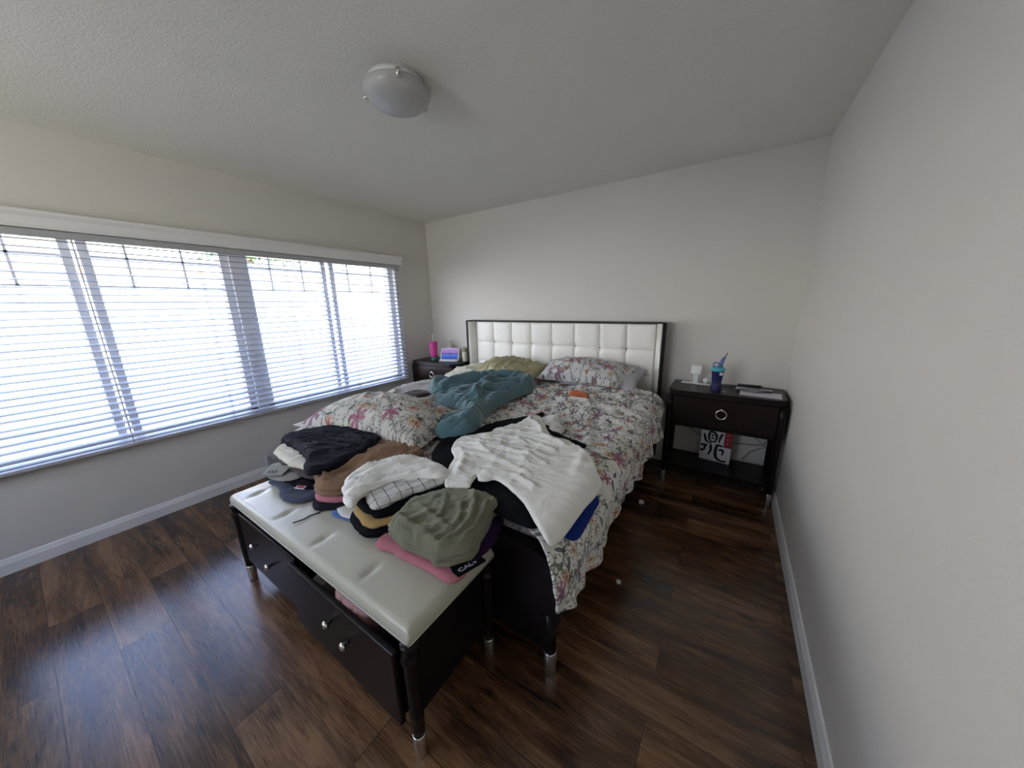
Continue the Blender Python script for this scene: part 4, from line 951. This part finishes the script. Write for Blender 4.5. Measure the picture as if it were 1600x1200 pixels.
bm_ = Matrix.Translation((2.638, -2.405, ZB+.040)) @ Matrix.Rotation(1.25, 4, 'Z') @ Matrix.Rotation(-.25, 4, 'X')
cb_ = obj('waistband', box(-.056, .056, -.024, .024, -.004, .004, .002, mtx=bm_), MT['blackc'], cal)
text_on('CALV', .030, MT['paper'], bm_ @ Matrix.Translation((-.006, -.004, .0045)), cb_)
# ------------------------------------------------------------------ things on the right nightstand
NH = .785
ch = thing('phone_charger', 'white charging stand with square head at the back of right nightstand', 'charger', (3.115, -.115, NH), -.1)
obj('charging_pad', box(-.10, .11, -.035, .035, 0, .009, .004, 3), MT['wplastic'], ch, True)
b = box(-.018, .018, -.012, -.002, .008, .085, .003); obj('upright', b, MT['wplastic'], ch)
mt = Matrix.Translation((0, -.012, .115)) @ Matrix.Rotation(-.2, 4, 'X')
obj('charging_head', box(-.038, .038, -.007, .007, -.036, .036, .006, 3, mtx=mt), MT['wplastic'], ch, True)
lp = lathe(bmesh.new(), [(0, 0), (.019, 0), (.02, .006), (.016, .012), (0, .013)], n=24); lp.transform(Matrix.Translation((.072, -.008, .035)) @ Matrix.Rotation(PI/2-.3, 4, 'X')); obj('watch_puck', lp, MT['wplastic'], ch, True)
obj('puck_stem', box(.065, .079, -.012, .004, .008, .028, .002), MT['wplastic'], ch)
cup = thing('water_bottle', 'navy sports bottle with turquoise lid and flip straw', 'bottle', (3.262, -.285, NH), .2)
obj('bottle_body', lathe(bmesh.new(), [(0, 0), (.034, 0), (.036, .006), (.033, .045), (.031, .06), (.034, .085), (.040, .145), (.041, .150), (.0, .150)], n=36), MT['navyplast'], cup, True)
obj('lid', lathe(bmesh.new(), [(.041, .148), (.046, .150), (.046, .168), (.040, .174), (.030, .180), (0, .182)], n=36), MT['cyan'], cup, True)
b = bmesh.new(); tube(b, [(-.03, 0, .178), (-.034, 0, .20), (-.02, 0, .212), (0, 0, .205), (.004, 0, .182)], .005, 8); obj('carry_loop', b, MT['periw'], cup, True)
b = bmesh.new(); tube(b, [(.010, 0, .178), (.016, 0, .21), (.026, 0, .24), (.034, 0, .252)], .013, 12, taper=[1.2, 1, .9, .6]); obj('spout', b, MT['periw'], cup, True)
b = bmesh.new(); tube(b, [(.030, 0, .235), (.046, 0, .285)], .0035, 8); obj('straw', b, MT['black'], cup, True)
obj('sticker', box(.006, .026, -.0405, -.0385, .122, .143), MT['paper'], cup)
o = tag(obj('small_button', lathe(bmesh.new(), [(0, 0), (.006, 0), (.006, .003), (0, .004)], (3.318, -.305, NH), 16), MT['wplastic'], None, True), 'tiny white round cap beside the navy bottle', 'cap')
def sheet(loc, w, h, rz, z, label):
    o = obj('paper_sheet', box(-w/2, w/2, -h/2, h/2, 0, .0025), MT['paper'], None, loc=(loc[0], loc[1], z)); o.rotation_euler = (0, 0, rz); return tag(o, label, 'paper', 'papers on the right nightstand')
sheet((3.535, -.275), .24, .15, -.06, NH+.0005, 'sheet of paper at the front right of the nightstand top')
sheet((3.50, -.165), .22, .10, -.10, NH+.0035, 'sheet of paper behind another at the right of the nightstand top')
b = bmesh.new(); pts = []
for i in range(60):
    a = i/59; th = a*4*PI; pts.append((3.50+.11*math.cos(th)*(1-.15*a)+.01*math.sin(3*th), -.215+.045*math.sin(th), NH+.0085+.0012*math.sin(5*th)+.003*a))
pts = [(3.30, -.13, NH+.003), (3.38, -.17, NH+.003), (3.45, -.2, NH+.007)]+pts
o = tag(obj('charging_cable', tube(b, pts, .0022, 6), MT['black'], None, True), 'thin black cable coiled over the papers on the nightstand', 'cable')
b = box(3.40, 3.55, -.072, -.040, NH+.0005, NH+.018, .005, 3); tag(obj('remote_control', b, MT['black'], None, True), 'slim black remote at the back edge behind the papers', 'remote')
# calligraphy board on the shelf
cb = thing('calligraphy_board', 'white board with black brush writing and a red block on the nightstand shelf', 'sign', (3.31, -.150, .159))
cb.rotation_euler = (-.03, 0, -.12)
obj('board', box(-.108, .108, -.006, .006, 0, .262, .001), MT['board'], cb)
obj('red_block', box(.055, .108, -.0075, -.006, .135, .262), MT['red'], cb)
def stroke(pts, w=.0085):
    P_ = catmull(pts, .006, False); n = len(P_); bm = bmesh.new(); L = []
    for i in range(n):
        t = P_[min(i+1, n-1)]-P_[max(i-1, 0)]; t /= np.linalg.norm(t)+1e-9; nr = np.array([-t[1], t[0]]); ww = w*(.75+.45*math.sin(PI*min(1, i/(n-1)*1.1+.1)))
        L.append((bm.verts.new((P_[i][0]+nr[0]*ww, -.0078, P_[i][1]+nr[1]*ww)), bm.verts.new((P_[i][0]-nr[0]*ww, -.0078, P_[i][1]-nr[1]*ww))))
    for a, c in zip(L, L[1:]): bm.faces.new((a[0], a[1], c[1], c[0]))
    r_ = bmesh.ops.extrude_face_region(bm, geom=list(bm.faces)); bmesh.ops.translate(bm, vec=(0, .0018, 0), verts=[v for v in r_['geom'] if isinstance(v, bmesh.types.BMVert)])
    return bm
st = [[(-.088, .222), (-.078, .19), (-.070, .165), (-.045, .150), (-.030, .155)],            # hooked stroke upper left
      [(-.048, .250), (-.052, .20), (-.040, .168), (-.015, .165)], [(-.048, .250), (-.015, .240), (.002, .215), (-.004, .175), (-.016, .160)], [(-.038, .218), (-.014, .214)], [(-.036, .195), (-.014, .192)],
      [(.040, .245), (.028, .21), (.020, .165)],
      [(-.104, .120), (-.070, .128), (-.055, .122)], [(-.072, .125), (-.078, .085), (-.100, .068)], [(-.034, .140), (-.030, .09), (-.045, .045)], [(-.104, .086), (-.086, .078)],
      [(.002, .142), (.040, .142), (.050, .135)], [(.010, .140), (.004, .09), (.012, .04), (.045, .016), (.085, .020)], [(.024, .105), (.055, .105), (.052, .065)]]
wsh = [.0075, .0075, .0085, .006, .006, .008, .0075, .007, .008, .006, .0075, .0095, .0075]
bs = bmesh.new()
for s_, w_ in zip(st, wsh):
    tb_ = stroke(s_, w_); me = bpy.data.meshes.new('t'); tb_.to_mesh(me); tb_.free(); bs.from_mesh(me); bpy.data.meshes.remove(me)
obj('brush_writing', bs, MT['ink'], cb)
MT['seal'] = simple('faded_pink_ink', (.45, .2, .22), .6)
for z in (.240, .205, .168): obj('seal_mark', lathe(bmesh.new(), [(0, 0), (.009, 0), (.009, .001), (0, .001)], n=8, mtx=Matrix.Translation((.078, -.0075, z)) @ Matrix.Rotation(PI/2, 4, 'X') @ Matrix.Diagonal((1, .8, 1, 1))), MT['seal'], cb)
# cables hanging behind the nightstand
b = bmesh.new(); tube(b, [(2.99, -.028, .74), (2.985, -.026, .55), (3.02, -.026, .46), (3.09, -.026, .38), (3.18, -.028, .32), (3.3, -.028, .285), (3.45, -.030, .30), (3.62, -.030, .32), (3.66, -.03, .40)], .0028, 6)
tag(obj('power_cable', b, MT['black'], None, True), 'black power cable sagging behind the right nightstand', 'cable')
b = bmesh.new(); tube(b, [(3.50, -.028, .43), (3.58, -.028, .36), (3.64, -.028, .31), (3.55, -.028, .25), (3.50, -.028, .17)], .0024, 6)
tag(obj('lamp_cord', b, MT['black'], None, True), 'thin black cord looping down the wall at the corner side of the shelf', 'cord')
# ------------------------------------------------------------------ things on the left nightstand
tu = thing('tumbler', 'hot pink tumbler with green base and pale straw on the left nightstand', 'tumbler', (.245, -.245, NH)); tu.scale = (1.30, 1.30, 1.38)
obj('tumbler_body', lathe(bmesh.new(), [(.030, .018), (.033, .06), (.038, .15), (.039, .155), (0, .155)], n=32), MT['pinkmetal'], tu, True)
obj('rubber_base', lathe(bmesh.new(), [(0, 0), (.028, 0), (.030, .004), (.0315, .026), (0, .026)], n=32), MT['green'], tu, True)
obj('lid', lathe(bmesh.new(), [(.040, .153), (.041, .162), (.036, .166), (0, .167)], n=32), MT['pinkmetal'], tu, True)
b = bmesh.new(); tube(b, [(.006, 0, .16), (-.006, 0, .235)], .0045, 8); obj('straw', b, MT['wplastic'], tu, True)
#[:0]+'III', .022, MT['board'], (.30-.004, -.155-.0355, NH+.10), (PI/2, PI/2, 0), None) if False else None
sp = thing('pump_bottle', 'white pump bottle standing behind the digital photo frame', 'bottle', (.36, -.075, NH)); sp.scale = (1.1, 1.1, 1.15)
obj('bottle_body', lathe(bmesh.new(), [(0, 0), (.026, 0), (.028, .005), (.028, .12), (.020, .14), (.011, .148), (0, .148)], n=28), MT['wplastic'], sp, True)
b = bmesh.new(); lathe(b, [(.012, .146), (.012, .162), (.004, .164), (.004, .195), (.011, .197), (.011, .208), (0, .21)], n=16); tube(b, [(0, 0, .203), (.02, -.004, .205), (.034, -.008, .198)], .0035, 8); obj('pump', b, MT['wplastic'], sp, True)
fr = thing('digital_photo_frame', 'tilted tablet display showing a purple and blue lake', 'photo frame', (.475, -.225, NH), .32); fr.scale = (1.32, 1.32, 1.25)
mt = Matrix.Rotation(-.42, 4, 'X')
obj('casing', box(-.092, .092, -.006, .006, .004, .132, .004, 2, mtx=mt), MT['wplastic'], fr)
def screen_mat():
    t = NT('lake_screen'); c = t.sep(t.obj()); z = c[2]
    n = t.noise(t.mapping(t.obj(), (1, 1, 5)), 30, 3)
    zz = t.math('ADD', z, t.math('MULTIPLY', t.math('SUBTRACT', n, .5), .02))
    col = t.ramp(t.math('DIVIDE', zz, .13), [(.08, (.02, .03, .16)), (.30, (.04, .10, .42)), (.47, (.10, .16, .50)), (.50, (.02, .02, .08)), (.56, (.20, .12, .34)), (.80, (.34, .20, .48)), (1.0, (.18, .10, .26))])
    t.l(col, t.b.inputs['Base Color']); t.l(col, t.b.inputs['Emission Color']); t.b.inputs['Emission Strength'].default_value = .22; t.b.inputs['Roughness'].default_value = .2; return t.m
sc_ = obj('screen', box(-.082, .082, -.0068, -.0058, .016, .122, mtx=mt), screen_mat(), fr)
b = bmesh.new(); prism(b, [(-.022, 0), (.065, 0), (.048, .080), (.042, .082), (.012, .012), (-.022, .014)], 'X', -.088, .088, .003); obj('stand', b, MT['wplastic'], fr)
ob = thing('cream_lidded_jar', 'olive and cream bottle standing against the headboard', 'bottle', (.655, -.13, NH)); ob.scale = (1.15, 1.15, 1.05)
obj('jar_body', lathe(bmesh.new(), [(0, 0), (.030, 0), (.031, .004), (.031, .10), (.026, .112), (0, .112)], n=28), MT['beige'], ob, True)
obj('cap', lathe(bmesh.new(), [(.0265, .110), (.033, .113), (.033, .145), (.028, .150), (0, .151)], n=28), MT['olivebottle'], ob, True)
# ------------------------------------------------------------------ scraps on the floor
for (x, y, r, l) in ((2.90, -.82, .020, 'crumpled white tissue on the floor beside the bed, nearer the nightstand'), (2.96, -1.62, .013, 'small crumpled white tissue on the floor near the quilt corner')):
    k = bmesh.new(); bmesh.ops.create_icosphere(k, subdivisions=4, radius=r)
    for v_ in k.verts:
        n_ = float(fbm(v_.co.x*90+5, v_.co.y*90+v_.co.z*70, 3)); v_.co *= .65+.8*n_; v_.co.z *= .6
    zmin = min(v_.co.z for v_ in k.verts)
    o = obj('crumpled_tissue', k, MT['wplastic'], None, True, (x, y, -zmin)); tag(o, l, 'tissue', 'crumpled tissues on the floor')
